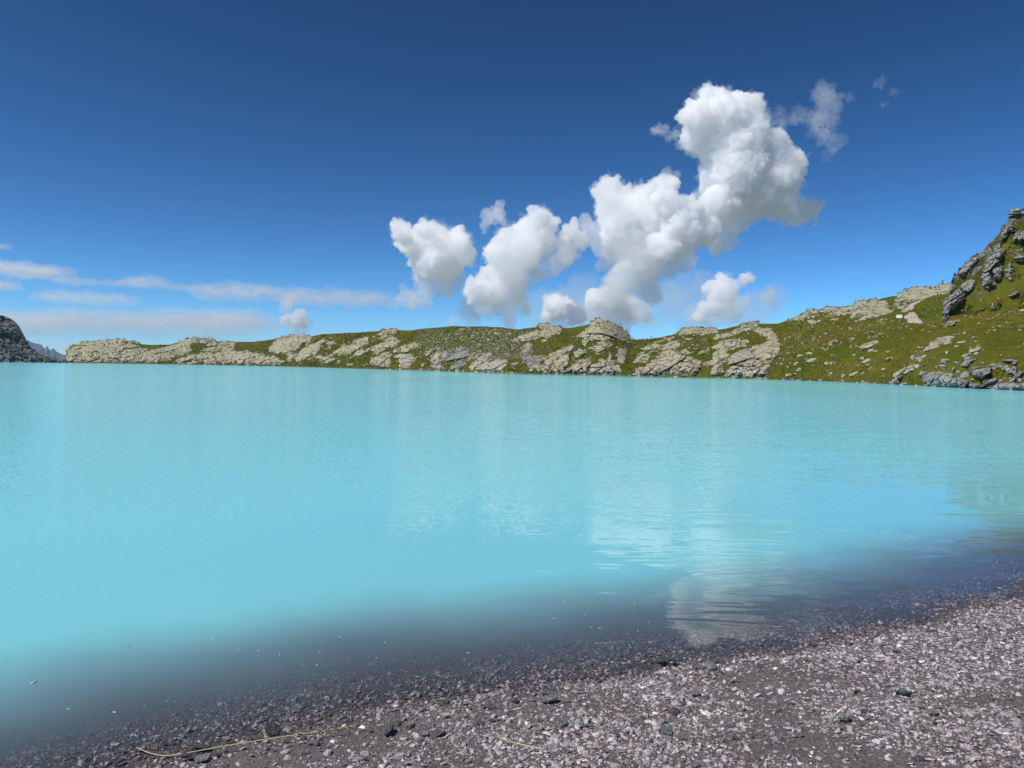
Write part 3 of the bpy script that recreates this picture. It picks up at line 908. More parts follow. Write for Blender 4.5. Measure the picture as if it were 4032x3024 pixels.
def attr_stone_mat(name):
    n_ = NT(name)
    nz = n_.noise(n_.pos(), 60, 3, 0.6)
    col = n_.mixc(n_.ramp(nz.outputs[0], [(0.35, 0.6), (0.6, 0.0)]), n_.attr('col').outputs['Color'], (0.05, 0.045, 0.045))
    w = n_.attr('wet').outputs['Fac']
    col = n_.mixc(n_.math('MULTIPLY', n_.attr('silt').outputs['Fac'], 0.9), col, (0.17, 0.15, 0.155))
    col = n_.mixc(w, col, n_.mixc(1.0, col, (0.5, 0.47, 0.48), 'MULTIPLY'))
    rough = n_.math('SUBTRACT', 0.85, n_.math('MULTIPLY', w, 0.55))
    return n_.principled(col, rough, n_.bump(nz.outputs[0], 0.004), 0.35)


MAT_STONES = attr_stone_mat('mixed_stones')


def slope_points(n, x0, x1, rg, smin=0.02, smax=0.97, surf=hill):
    az = rg.uniform(float(AZ(x0)), float(AZ(x1)), n)
    s = rg.uniform(smin, smax, n)
    d, z = surf(az, s)
    P = polar(az, d, z)
    return az, s, P


rg = np.random.default_rng(31)
az, s, P = slope_points(5200, 1050, 4060, rg)
az2, s2, P2 = slope_points(3600, 1640, 2090, rg, 0.3, 0.97)
az, s, P = np.concatenate([az, az2]), np.concatenate([s, s2]), np.concatenate([P, P2])
cl = fbm(P * 0.07 + 12, 3)
px_ = 2016 + np.tan(az) * FOC
w_ = np.where((px_ > 1640) & (px_ < 2080) & (s > 0.35), 0.6, 0.0) + np.where((px_ > 3050) & (px_ < 3520), 0.06, 0)
kp = cl + w_ + rg.normal(0, 0.12, len(cl)) > 0.22
P = P[kp]
rl = relief(P)
P[:, 2] += rl + 0.02
P[:, 1] -= 0.8 * rl
col = np.array([(0.40, 0.375, 0.27), (0.46, 0.44, 0.33), (0.30, 0.28, 0.20), (0.36, 0.36, 0.24)])[rg.integers(0, 4, len(P))] * rg.uniform(0.7, 1.1, (len(P), 1))
link('scattered_rubble', stone_cloud('scattered_rubble', P, rg.uniform(0.14, 0.42, len(P)) * rg.uniform(0.6, 1.1, len(P)), col, MAT_STONES, rg, (0.4, 0.8)),
     kind='stuff', label='small pale stones strewn over the far slopes', cat='rubble')


def tufts(name, n, rg, surf, x0, x1, rel, label, hgt=(0.11, 0.30)):
    az, s, P = slope_points(n, x0, x1, rg, 0.03, 0.985, surf)
    rl = relief(P + (0 if rel else 40)) * (1 if rel else 0)
    P[:, 2] += rl - 0.06
    P[:, 1] -= 0.8 * rl
    d = np.hypot(P[:, 0], P[:, 1])
    h = rg.uniform(*hgt, n) * np.clip(d / 170, 0.7, 1.8)
    w = h * rg.uniform(0.5, 1.1, n)
    a = rg.uniform(0, 6.283, n)
    V = []
    for k in range(3):
        b = a + k * 2.094
        V += [P + np.stack([np.cos(b - 0.9) * w * 0.5, np.sin(b - 0.9) * w * 0.5, -0.05 * h], -1),
              P + np.stack([np.cos(b + 0.9) * w * 0.5, np.sin(b + 0.9) * w * 0.5, -0.05 * h], -1),
              P + np.stack([np.cos(b) * w * 0.45, np.sin(b) * w * 0.45, h], -1)]
    V = np.stack(V, 1)
    F = np.arange(n * 9).reshape(-1, 3)
    big = sstep(-0.25, 0.25, fbm(P * 0.06 + 5, 3))[:, None]
    med = sstep(0.0, 0.4, fbm(P * 0.3 + 8, 2))[:, None]
    c = (1 - big) * np.array([0.080, 0.100, 0.010]) + big * np.array([0.128, 0.114, 0.016])
    c = (1 - 0.5 * med) * c + 0.5 * med * np.array([0.052, 0.072, 0.007])
    c *= rg.uniform(0.6, 1.35, (n, 1))
    dry = rg.random(n) < 0.07
    c[dry] = np.array([0.20, 0.16, 0.045]) * rg.uniform(0.7, 1.2, (dry.sum(), 1))
    c = np.repeat(c, 9, 0).reshape(-1, 3)
    link(name, mesh_np(name, V.reshape(-1, 3), F, MAT_TUFT, False, {'col': c}), kind='stuff', label=label, cat='grass')


tufts('grass_tufts', 60000, np.random.default_rng(41), hill, 620, 4080, True, 'short alpine grass tufts on the far hillside')
tufts('grass_tufts', 9000, np.random.default_rng(42), cliff, 3715, 4080, False, 'grass tufts on the steep right hill')

# ------------------------------------------------------------------ dark crag on the far left, with its scree
_cg = [(-1300, 1060), (-700, 1130), (-250, 1190), (0, 1240), (20, 1245), (45, 1256), (65, 1272), (80, 1292), (90, 1322), (96, 1340), (105, 1352), (122, 1368), (142, 1382),
       (158, 1394), (182, 1402), (205, 1408), (235, 1414), (262, 1419)]
_ga, _ge = pix_ae(np.array([q[0] for q in _cg], float), np.array([q[1] for q in _cg], float))


def crag(az, s):
    D0 = 400 + 30 * np.clip((az - float(AZ(-300))) / float(AZ(262) - AZ(-300)), -1, 1)
    e0 = np.arctan2(-CAM_H - 0.5, D0)
    e1 = np.interp(az, _ga, _ge)
    el = e0 + (e1 - e0) * s
    d = D0 + 40 * (e1 - e0) / 0.06 * np.abs(s) ** 1.1 * np.sign(s)
    return d, CAM_H + d * np.tan(el)


az = np.concatenate([np.linspace(AZ(-1300), AZ(-60), 90)[:-1], np.linspace(AZ(-60), AZ(266), 170)])
A, S = np.meshgrid(az, np.linspace(-0.1, 1, 110))
d, z = crag(A, S)
hx = A * 420
r1, e1_, t1 = cells(hx / 6.0, z / 4.0)
r2, e2_, t2 = cells(hx / 2.2 + 3, z / 1.7 + 7)
env = sstep(0.0, 0.02, np.interp(A, _ga, _ge) + 0.004)
d2 = d - env * (3.2 * (r1 - 0.5) + 2.2 * t1 - 2 * (1 - sstep(0, .1, e1_)) + 1.3 * (r2 - 0.5) + 0.9 * t2 - 0.8 * (1 - sstep(0, .12, e2_)))
P = polar(A, d2, CAM_H + (z - CAM_H) * d2 / d)
back = P[-1:] + np.array([-8, 25, -14.0])
P = np.concatenate([P, back])
cr_ = link('dark_crag', mesh_np('dark_crag', P, grid_faces(*P.shape[:2]), MAT_DARK, False, {'turf': np.zeros(P.shape[0] * P.shape[1])}), None,
           'dark blocky crag at the left edge with scree running to the water', 'crag')
rg = np.random.default_rng(51)
BLK = [rock_mesh('block', 500 + k, MAT_DARK, 0.75, 1, 0.15) for k in range(6)]
for k in range(130):
    a_ = float(AZ(rg.uniform(-80, 262)))
    s_ = rg.uniform(0, 0.97) ** 1.2
    d, z = crag(np.array(a_), np.array(s_))
    o = link('block', BLK[rg.integers(6)], cr_)
    q = polar(a_, d - 0.8, z)
    o.location = q
    o.rotation_euler = tuple(rg.uniform(-0.6, 0.6, 2)) + (rg.uniform(0, 6.3),)
    b = rg.uniform(0.45, 1.9) * (0.55 + 0.45 * min(1, max(0, (z + 1) / 12)))
    o.scale = (b * 1.2, b, b)

# ------------------------------------------------------------------ far mountain ridge, eight kilometres off, seen through the air
_fm = [(-900, 1330), (-300, 1322), (60, 1326), (95, 1338), (120, 1346), (140, 1352), (158, 1355), (166, 1360), (173, 1372), (178, 1374), (183, 1362), (188, 1364), (193, 1376), (200, 1379),
       (206, 1372), (211, 1370), (217, 1380), (226, 1386), (240, 1393), (262, 1399), (300, 1408), (420, 1416)]
_ma, _me = pix_ae(np.array([q[0] for q in _fm], float), np.array([q[1] for q in _fm], float))
az = np.concatenate([np.linspace(_ma[0], float(AZ(60)), 60)[:-1], np.linspace(float(AZ(60)), _ma[-1], 260)])
A, S = np.meshgrid(az, np.linspace(0, 1, 60))
zt = CAM_H + 8000 * np.tan(np.interp(A, _ma, _me))
d = 7300 + 700 * S + 90 * fbm(np.stack([A * 160, S * 3, 0 * A], -1), 4, mode='ridge') * (1 - S)
z = -6 + (zt + 6) * S ** 0.85
P = np.concatenate([polar(A, d, z), polar(az, 8600 + 0 * az, 0 * az - 6)[None]])


def far_mat():
    n_ = NT('far_mountain_rock')
    a = n_.noise(n_.pos(), 0.006, 5, 0.6)
    return n_.principled(n_.ramp(a.outputs[0], [(0.4, (0.05, 0.07, 0.03)), (0.6, (0.16, 0.15, 0.13))]), 0.95, None, 0.1)


link('far_mountain', mesh_np('far_mountain', P, grid_faces(*P.shape[:2]), far_mat(), True), kind='structure', label='hazy blue jagged mountain ridge far behind the lake outlet')

# plain ground under everything, out to the far valley
n_ = NT('valley_floor')
vn = n_.noise(n_.pos(), 0.01, 5)
n_.principled(n_.ramp(vn.outputs[0], [(0.4, (0.05, 0.07, 0.02)), (0.65, (0.14, 0.13, 0.1))]), 0.95)
link('valley_ground', mesh_np('valley_ground', np.array([(-7400, -70, -7), (5400, -70, -7), (5400, 8900, -7), (-7400, 8900, -7)]), np.array([(0, 1, 2, 3)]), n_.mat),
     kind='structure', label='valley ground beneath the lake and behind the ridge')

# ------------------------------------------------------------------ beach, lake bed and lake
_shore_px = [(-900, 3600), (-300, 3330), (250, 3110), (530, 3024), (620, 2987), (780, 2962), (860, 2942), (1080, 2887), (1300, 2832), (1480, 2778), (1700, 2747), (1960, 2720), (2150, 2692),
             (2450, 2650), (2560, 2624), (2630, 2606), (2760, 2600), (2900, 2577), (3080, 2560), (3300, 2512), (3500, 2472), (3640, 2442), (3720, 2407), (3900, 2372), (3980, 2350),
             (4032, 2312), (4200, 2262), (4600, 2160), (5200, 2030), (6200, 1880)]
SHORE = on_plane(np.array([q[0] for q in _shore_px], float), np.array([q[1] for q in _shore_px], float))[:, :2]
SHORE = np.concatenate([[SHORE[0] + (-30, -26)], SHORE, [SHORE[-1] + (30, 6)]])


def shore_sd(x, y):
    """signed distance to the near waterline, positive on the beach"""
    x, y = np.asarray(x, float), np.asarray(y, float)
    best = np.full(x.shape, 1e9)
    sgn = np.ones(x.shape)
    for i in range(len(SHORE) - 1):
        x0, y0 = SHORE[i]
        x1, y1 = SHORE[i + 1]
        ex, ey = x1 - x0, y1 - y0
        t = np.clip(((x - x0) * ex + (y - y0) * ey) / (ex * ex + ey * ey), 0, 1)
        dd = np.hypot(x - x0 - t * ex, y - y0 - t * ey)
        cr = ex * (y - y0) - ey * (x - x0)
        upd = dd < best - 1e-9
        sgn = np.where(upd, np.where(cr < 0, 1.0, -1.0), sgn)
        best = np.minimum(best, dd)
    return best * sgn


def ground_z(x, y):
    sd = shore_sd(x, y)
    q = np.stack([np.asarray(x, float), np.asarray(y, float), 0 * np.asarray(x, float)], -1)
    hum = 0.022 * fbm(q * 1.1, 3) + 0.006 * fbm(q * 7, 2)
    land = np.minimum(sd, 7) * 0.115
    o_ = np.clip(-sd, 0, None)
    water = np.where(o_ < 4, -(0.028 * o_ + 0.074 * o_ ** 2), -1.296 - (o_ - 4) * 0.5) * (1 + 0.16 * fbm(q * np.array([0.55, 0.8, 1]) + 4, 3) * sstep(0.1, 1.2, o_))
    return np.maximum(np.where(sd > 0, land, water), -5.5) + hum * (0.25 + 0.75 * sstep(0.05, 0.8, sd)), sd


def axis(lo, hi, flo, fhi, fine, grow=1.22):
    a = list(np.arange(flo, fhi, fine))
    st, q = fine, fhi
    right = []
    while q < hi:
        right.append(q)
        st *= grow
        q += st
    st, q = fine, flo
    left = []
    while q > lo:
        st *= grow
        q -= st
        left.append(max(q, lo))
    return np.array(left[::-1] + a + right + [hi])


def beach_mat():
    n_ = NT('damp_gravel_sand')
    P = n_.pos()
    a = n_.noise(P, 3.0, 4)
    g = n_.n('TexVoronoi')
    n_.set(g.inputs['Vector'], P)
    g.inputs['Scale'].default_value = 95
    f = n_.noise(P, 140, 4, 0.7)
    col = n_.mixc(n_.ramp(a.outputs[0], [(0.4, 0.0), (0.65, 1.0)]), (0.086, 0.066, 0.064), (0.125, 0.102, 0.100))
    col = n_.mixc(n_.ramp(g.outputs['Color'], [(0.25, 0.0), (0.8, 0.8)]), col, (0.24, 0.215, 0.22))
    col = n_.mixc(n_.ramp(f.outputs[0], [(0.5, 0.0), (0.7, 0.7)]), col, (0.03, 0.024, 0.024))
    w = n_.attr('wet').outputs['Fac']
    col = n_.mixc(n_.math('MULTIPLY', n_.attr('silt').outputs['Fac'], 0.95), col, (0.15, 0.135, 0.14))
    col = n_.mixc(w, col, n_.mixc(1.0, col, (0.60, 0.58, 0.60), 'MULTIPLY'))
    h = n_.math('ADD', g.outputs['Distance'], f.outputs[0])
    return n_.principled(col, n_.math('SUBTRACT', 0.9, n_.math('MULTIPLY', w, 0.4)), n_.bump(h, 0.008), 0.3)


MAT_BEACH = beach_mat()
gx, gy = axis(-60, 75, -4.5, 8.5, 0.06), axis(-40, 60, 1.5, 9.5, 0.06)
X, Y = np.meshgrid(gx, gy)
Zg, SDg = ground_z(X, Y)
P = np.stack([X, Y, Zg], -1)
wet = 1 - sstep(0.05, 0.22, SDg + 0.12 * fbm(P * 2.5, 2))
link('gravel_beach', mesh_np('gravel_beach', P, grid_faces(*X.shape), MAT_BEACH, True, {'wet': wet.ravel(), 'silt': sstep(0.25, 1.3, -SDg).ravel()}), kind='structure',
     label='dark damp gravel beach sloping into the lake in the foreground')


def lake_mat():
    n_ = NT('milky_turquoise_lake')
    P = n_.pos()
    sx = n_.n('SeparateXYZ', Vector=P)
    X_, Y_ = sx.outputs['X'], sx.outputs['Y']
    # wind: a ruffled patch out from the beach, glassy water near the shore and on the left
    big = n_.noise(n_.mapping(P, (0.10, 0.03, 1)), 1.0, 2, 0.5)
    edge_ = n_.math('ADD', n_.attr('off').outputs['Fac'], n_.math('MULTIPLY', n_.math('SUBTRACT', big.outputs[0], 0.5), 6.0))
    ruff = n_.ramp(n_.math('DIVIDE', edge_, 24.0), [(0.10, 0.0), (0.30, 1.0)])
    ruff = n_.math('MULTIPLY', ruff, n_.math('SUBTRACT', 1.0, n_.math('MULTIPLY', n_.attr('lee').outputs['Fac'], 0.75)))
    side = n_.math('ADD', n_.math('DIVIDE', X_, n_.math('ADD', Y_, 2.0)), n_.math('MULTIPLY', n_.math('SUBTRACT', big.outputs[0], 0.5), 0.35))
    right = n_.ramp(n_.math('ADD', side, 0.5), [(0.42, 0.0), (0.58, 1.0)])
    # ripples: three families of random slopes
    r1 = n_.noise(n_.mapping(P, (1.9, 10.5, 1), (0, 0, 0.10)), 1.0, 1.5, 0.5, 0.3)
    r2 = n_.noise(n_.mapping(P, (1.1, 2.6, 1), (0, 0, -0.2)), 1.0, 2, 0.55, 0.4)
    r3 = n_.noise(n_.mapping(P, (13.0, 19.0, 1), (0, 0, 0.3)), 1.0, 2, 0.6)
    def slope(nd, amp):
        v = n_.vmath('SUBTRACT', nd.outputs['Color'], (0.5, 0.5, 0.5))
        s_ = n_.t.nodes.new('ShaderNodeVectorMath')
        s_.operation = 'SCALE'
        n_.set(s_.inputs[0], v)
        n_.set(s_.inputs['Scale'], amp)
        return s_.outputs[0]
    near = n_.ramp(n_.math('DIVIDE', n_.attr('off').outputs['Fac'], 24.0), [(0.006, 0.0), (0.022, 1.0), (0.35, 0.6), (0.8, 0.4)])
    spot = n_.ramp(n_.noise(n_.mapping(P, (0.55, 0.5, 1)), 1.0, 2).outputs[0], [(0.40, 0.0), (0.55, 1.0)])
    a1 = n_.math('MULTIPLY', n_.math('MULTIPLY', near, n_.math('MULTIPLY', right, spot)), 0.30)
    a2 = n_.math('ADD', n_.math('MULTIPLY', ruff, n_.math('ADD', n_.math('MULTIPLY', right, 0.08), 0.05)), 0.005)
    gust = n_.noise(n_.mapping(P, (0.05, 0.016, 1), (0, 0, 0.2)), 1.0, 3, 0.6)
    a3 = n_.math('MULTIPLY', ruff, n_.ramp(gust.outputs[0], [(0.36, 0.38), (0.62, 0.85)]))
    v = n_.vmath('ADD', n_.vmath('ADD', slope(r1, a1), slope(r2, a2)), slope(r3, a3))
    v = n_.vmath('MULTIPLY', v, (0.36, 1.0, 0.0))
    nrm = n_.vmath('NORMALIZE', n_.vmath('ADD', v, (0, 0, 1)))
    fr = n_.n('Fresnel', IOR=1.333)
    n_.set(fr.inputs['Normal'], nrm)
    # wavelets hide each other's far sides, so ruffled water mirrors less
    frm = n_.math('MULTIPLY', fr.outputs[0], n_.math('SUBTRACT', 1.0, n_.math('MULTIPLY', ruff, 0.42)))
    gl = n_.n('BsdfGlossy')
    gl.inputs['Color'].default_value = (1, 1, 1, 1)
    n_.set(gl.inputs['Roughness'], n_.math('ADD', n_.math('MULTIPLY', ruff, 0.05), 0.012))
    n_.set(gl.inputs['Normal'], nrm)
    # glacial flour: the deeper the water, the more of its own milky colour it shows
    dep = n_.attr('depth').outputs['Fac']
    milk = n_.math('SUBTRACT', 1.0, n_.math('POWER', 2.71828, n_.math('MULTIPLY', dep, -7.5)), clamp=True)
    tint = n_.noise(n_.mapping(P, (0.02, 0.012, 1)), 1.0, 2)
    body = n_.mixc(n_.ramp(tint.outputs[0], [(0.4, 0.0), (0.6, 1.0)]), (0.195, 0.565, 0.620), (0.215, 0.590, 0.630))
    # in the shallows the stirred-up silt is grey, not turquoise
    dr = n_.n('MapRange', interpolation_type='SMOOTHSTEP')
    n_.set(dr.inputs['Value'], dep)
    dr.inputs['From Min'].default_value = -0.08
    dr.inputs['From Max'].default_value = 0.54
    body = n_.mixc(dr.outputs[0], (0.170, 0.200, 0.238), body)
    df = n_.n('BsdfDiffuse')
    n_.set(df.inputs['Color'], body)
    tr = n_.n('BsdfTransparent')
    tr.inputs['Color'].default_value = (0.90, 0.95, 0.97, 1)
    m1 = n_.n('MixShader')
    n_.set(m1.inputs[0], milk)
    n_.set(m1.inputs[1], tr.outputs[0])
    n_.set(m1.inputs[2], df.outputs[0])
    m2 = n_.n('MixShader')
    n_.set(m2.inputs[0], frm)
    n_.set(m2.inputs[1], m1.outputs[0])
    n_.set(m2.inputs[2], gl.outputs[0])
    n_.t.links.new(m2.outputs[0], n_.out.inputs['Surface'])
    return n_.mat


MAT_LAKE = lake_mat()
gx, gy = axis(-520, 420, -5, 9, 0.10, 1.10), axis(-60, 520, 2.2, 14, 0.10, 1.06)
X, Y = np.meshgrid(gx, gy)
Zb, SDw = ground_z(X, Y)
P = np.stack([X, Y, 0 * X], -1)
_wa, _wd = np.arctan2(X, Y), np.hypot(X, Y)
_w0 = np.interp(_wa, _a0, _v0)
LEE = sstep(_w0 * 0.80, _w0 * 0.95, _wd) * sstep(AZ(1100), AZ(1700), _wa) * (1 - 0.8 * sstep(AZ(2650), AZ(2900), _wa)) * (Y > 40)
keep = (SDw < 0.35)
f = grid_faces(*X.shape)
f = f[keep.ravel()[f].all(1)]
used = np.unique(f)
rm_ = np.full(X.size, -1)
rm_[used] = np.arange(len(used))
link('lake_water', mesh_np('lake_water', P.reshape(-1, 3)[used], rm_[f], MAT_LAKE, True,
                           {'lee': LEE.ravel()[used], 'depth': np.clip(-Zb, 0, None).ravel()[used], 'off': np.clip(-SDw, 0, None).ravel()[used]}), kind='structure',
     label='milky turquoise lake')

# ------------------------------------------------------------------ the stones of the beach
PAL = np.array([(0.30, 0.285, 0.295), (0.235, 0.215, 0.225), (0.175, 0.155, 0.162), (0.37, 0.35, 0.352), (0.24, 0.25, 0.245), (0.30, 0.265, 0.265), (0.46, 0.44, 0.435), (0.11, 0.095, 0.10), (0.33, 0.34, 0.345)])
PW = np.array([.15, .15, .14, .12, .11, .10, .09, .09, .05])
rg = np.random.default_rng(61)


def beach_points(n, rg, lo=-1.5, hi=5.5):
    x, y = rg.uniform(-6.5, 10.5, n), rg.uniform(1.2, 11.0, n)
    sd = shore_sd(x, y)
    inframe = (np.abs(x) < y * 0.70 + 0.6) & (y > 2.7)
    k = (sd > lo) & (sd < hi) & (inframe | ((np.abs(x) < y * 0.7 + 3.4) & (rg.random(n) < 0.5)))
    return x[k], y[k], sd[k]


def beach_stones(name, n, size, rg, dens, base, label, lift, col_gain=1.0):
    x, y, sd = beach_points(n, rg)
    q = np.stack([x, y, 0 * x], -1)
    patch = fbm(q * np.array([0.9, 1.6, 1]) + 3, 3)
    k = rg.random(len(x)) < np.clip(dens + 1.3 * patch, 0.12, 1.0) * sstep(-1.5, -0.3, sd)
    x, y, sd, q = x[k], y[k], sd[k], q[k]
    z, _ = ground_z(x, y)
    s_ = size[0] * (size[1] / size[0]) ** (rg.random(len(x)) ** 1.7)
    col = PAL[rg.choice(len(PAL), len(x), p=PW)] * rg.uniform(0.85, 1.95, (len(x), 1)) * np.array([1.025, 0.98, 0.99]) * col_gain
    wt = 1 - sstep(0.03, 0.2, sd + 0.1 * fbm(q * 2.5, 2) + rg.normal(0, 0.03, len(x)))
    me = stone_cloud(name, np.stack([x, y, z + s_ * lift], -1), s_, col, MAT_STONES, rg, (0.22, 0.62), {'wet': wt, 'silt': sstep(0.3, 1.0, -sd)}, base)
    link(name, me, kind='stuff', label=label, cat='gravel')


beach_stones('fine_gravel', 230000, (0.005, 0.013), rg, 0.8, -1, 'fine gravel and grit of the beach', 0.15)
beach_stones('beach_shingle', 200000, (0.008, 0.0145), rg, 0.88, -1, 'small slaty shingle covering the beach', 0.2)
beach_stones('flat_shingle', 125000, (0.013, 0.025), rg, 0.76, 0, 'flat slaty shingle lying over the smaller stones of the beach', 0.2)
beach_stones('coarse_shingle', 22000, (0.020, 0.034), rg, 0.42, 0, 'coarser grey shingle on the beach', 0.2)

# the largest stones, each its own
KIND = [('pale', (0.42, 0.40, 0.395)), ('purple grey', (0.22, 0.195, 0.21)), ('grey', (0.30, 0.295, 0.30)), ('cream', (0.52, 0.47, 0.38)), ('greenish grey', (0.25, 0.27, 0.255)), ('dark wet', (0.20, 0.18, 0.185))]


def single_mat(k, c):
    n_ = NT('beach_stone_' + k.replace(' ', '_'))
    nz = n_.noise(n_.obj_co(), 2.2, 5, 0.6)
    inf = n_.t.nodes.new('ShaderNodeObjectInfo')
    col = n_.mixc(n_.ramp(nz.outputs[0], [(0.35, 0.0), (0.65, 1.0)]), tuple(0.72 * q for q in c), tuple(1.12 * q for q in c))
    col = n_.mixc(n_.math('MULTIPLY', inf.outputs['Random'], 0.45), col, tuple(0.62 * q for q in c))
    return n_.principled(col, 0.35 if 'wet' in k else 0.8, n_.bump(nz.outputs[0], 0.12), 0.35)


def pebble_mesh(seed, mat, flat, sub=1):
    rg_ = np.random.default_rng(seed)
    v, f = ico(sub)
    for _ in range(7):
        n = rg_.normal(size=3)
        n /= np.linalg.norm(n)
        k = rg_.uniform(0.5, 0.85)
        dd = v @ n
        v = np.where((dd > k)[:, None], v - n * (dd - k)[:, None], v)
    v = v * (1 + 0.15 * fbm(v * 1.5 + seed, 2))[:, None]
    return mesh_np('beach_stone', v * np.array([1, rg_.uniform(0.55, 0.9), flat]), f, mat, False)


SM = [[pebble_mesh(700 + 10 * i + j, single_mat(k, c) if j == 0 else None, (0.3, 0.42, 0.55, 0.36)[j]) for j in range(4)] for i, (k, c) in enumerate(KIND)]
for row in SM:
    for me in row[1:]:
        me.materials.append(row[0].materials[0])
LAB = {0: 'pale flat stone among the beach gravel', 1: 'purple grey slaty stone among the beach gravel', 2: 'grey flat stone among the beach gravel',
       3: 'cream coloured rounded stone among the beach gravel', 4: 'greenish grey stone among the beach gravel', 5: 'dark wet stone at the near waterline'}


def beach_stone(x, y, s_, kind, rg, label=None, group=None, up=0.0, rot=None):
    z, sd = ground_z(np.array([x]), np.array([y]))
    me = SM[kind][rg.integers(4)]
    if label is None:
        fx = x / max(y, 0.1)
        where = ('by the water ' if sd[0] < 0.45 else 'farther up the beach ' if sd[0] < 1.3 else 'well up the beach ') + \
                ('at far left' if fx < -0.3 else 'at left' if fx < 0.0 else 'in the middle' if fx < 0.25 else 'at right' if fx < 0.48 else 'near the right edge')
        label = ('big ' if s_ > 0.036 else 'middling ' if s_ > 0.027 else 'small ') + LAB[kind].replace(' among the beach gravel', '').replace(' at the near waterline', '') + ' ' + where
    o = link('beach_stone', me, None, label, 'stone', group or (KIND[kind][0] + ' stones of the beach'))
    o.location = (x, y, float(z[0]) + s_ * 0.2 + up)
    o.rotation_euler = rot or (rg.normal(0, 0.15), rg.normal(0, 0.15), rg.uniform(0, 6.3))
    o.scale = (s_, s_, s_)
    return o


x, y, sd = beach_points(16000, np.random.default_rng(71), -0.05, 4.5)
inf_ = np.abs(x) < y * 0.66
x, y, sd = x[inf_], y[inf_], sd[inf_]
rg = np.random.default_rng(72)
for k in range(270):
    kd = 5 if sd[k] < 0.08 else rg.choice(5, p=[.26, .25, .27, .07, .15])
    beach_stone(x[k], y[k], 0.022 * (0.052 / 0.022) ** (rg.random() ** 1.8), kd, rg)

# named stones one can point to
for (px, py, s_, kd, lab) in [(3622, 2865, 0.030, 3, 'rounded cream stone, left one of the light trio at lower right'),
                              (3690, 2873, 0.030, 0, 'smooth near white oval stone of the light trio at lower right'),
                              (3668, 2900, 0.034, 3, 'lumpy cream stone, lowest of the light trio at lower right'),
                              (2800, 2622, 0.055, 0, 'pale flat stone close to the water right of the gravel point'),
                              (3318, 2922, 0.045, 3, 'blocky buff stone with dark underside at lower right'),
                              (2168, 2764, 0.050, 0, 'broad pale stone near the water in the middle of the beach'),
                              (2025, 2760, 0.042, 4, 'upright greenish stone left of the broad pale stone'),
                              (2140, 2768, 0.024, 0, 'small white stone touching the broad pale stone'),
                              (1530, 2890, 0.062, 1, 'large purple grey slab above the straw'),
                              (2620, 2940, 0.05, 4, 'flat green grey stone near the bottom middle'),
                              (3560, 2790, 0.06, 4, 'pointed greenish slate flake at right'),
                              (3050, 2545, 0.028, 0, 'white stone at the waterline under the cloud reflection'),
                              (800, 2975, 0.050, 0, 'pale stone lying over the long straw'),
                              (1075, 2868, 0.045, 5, 'dark stone standing on edge at the waterline')]:
    p = on_plane(np.array(float(px)), np.array(float(py)), 0.05)
    rot = (1.25, 0.3, 0.4) if 'edge' in lab else None
    beach_stone(p[0], p[1], s_, kd, rg, lab, 'stones singled out on the beach', up=0.03 if 'edge' in lab else 0.012, rot=rot)

# little heap of wet stones at the point, and beside the straw
for (cx, cy, n, lab, g) in [(2625, 2612, 12, 'small wet stone in the heap on the gravel point', 'heap on the gravel point'),
                            (765, 2970, 7, 'dark stone in the clump beside the long straw', 'clump beside the straw')]:
    p = on_plane(np.array(float(cx)), np.array(float(cy)), 0.02)
    for k in range(n):
        a, q = rg.uniform(0, 6.3), rg.uniform(0, 0.11)
        beach_stone(p[0] + 1.6 * q * math.cos(a), p[1] + q * math.sin(a), rg.uniform(0.02, 0.04), 5, rg, lab, g, up=0.05 * (1 - q / 0.11))


# ------------------------------------------------------------------ straws, twig, floating flecks
def tube(name, pts, radii, mat, sides=7, parent=None, **kw):
    pts = np.array(pts, float)
    n = len(pts)
    tg = np.gradient(pts, axis=0)
    tg /= np.linalg.norm(tg, axis=1)[:, None]
    up = np.array([0.13, 0.1, 1.0])
    s1 = np.cross(tg, up)
    s1 /= np.linalg.norm(s1, axis=1)[:, None]
    s2 = np.cross(s1, tg)
    a = np.arange(sides) * 2 * math.pi / sides
    V = pts[:, None] + (np.cos(a)[None, :, None] * s1[:, None] + np.sin(a)[None, :, None] * s2[:, None]) * np.asarray(radii)[:, None, None]
    F = []
    for i in range(n - 1):
        for j in range(sides):
            k = (j + 1) % sides
            F.append((i * sides + j, i * sides + k, (i + 1) * sides + k, (i + 1) * sides + j))
    V = V.reshape(-1, 3)
    F = np.array(F)
    o0 = V.mean(0) if parent is None else np.zeros(3)
    ob = link(name, mesh_np(name, V - o0, F, mat, True), parent, **kw)
    ob.location = o0
    return ob


def straw_mat(name, c):
    n_ = NT(name)
    nz = n_.noise(n_.obj_co(), 60, 3)
    return n_.principled(n_.mixc(nz.outputs[0], tuple(0.7 * q for q in c), tuple(1.2 * q for q in c)), 0.5, None, 0.4)


MAT_STRAW = straw_mat('dry_straw', (0.50, 0.42, 0.23))
MAT_SEED = straw_mat('brown_seed_head', (0.16, 0.085, 0.035))


def ground_pts(pix, lift):
    out = []
    for (px, py), l_ in zip(pix, lift):
        p = on_plane(np.array(float(px)), np.array(float(py)), 0.03)
        z = float(ground_z(np.array([p[0]]), np.array([p[1]]))[0][0])
        out.append((p[0], p[1], max(z, 0) + l_))
    return np.array(out)


def smooth_path(c, n=40):
    c = np.array(c)
    t = np.linspace(0, 1, len(c))
    u = np.linspace(0, 1, n)
    p = np.stack([np.interp(u, t, c[:, i]) for i in range(3)], -1)
    for _ in range(12):
        p[1:-1] = 0.25 * p[:-2] + 0.5 * p[1:-1] + 0.25 * p[2:]
    return p


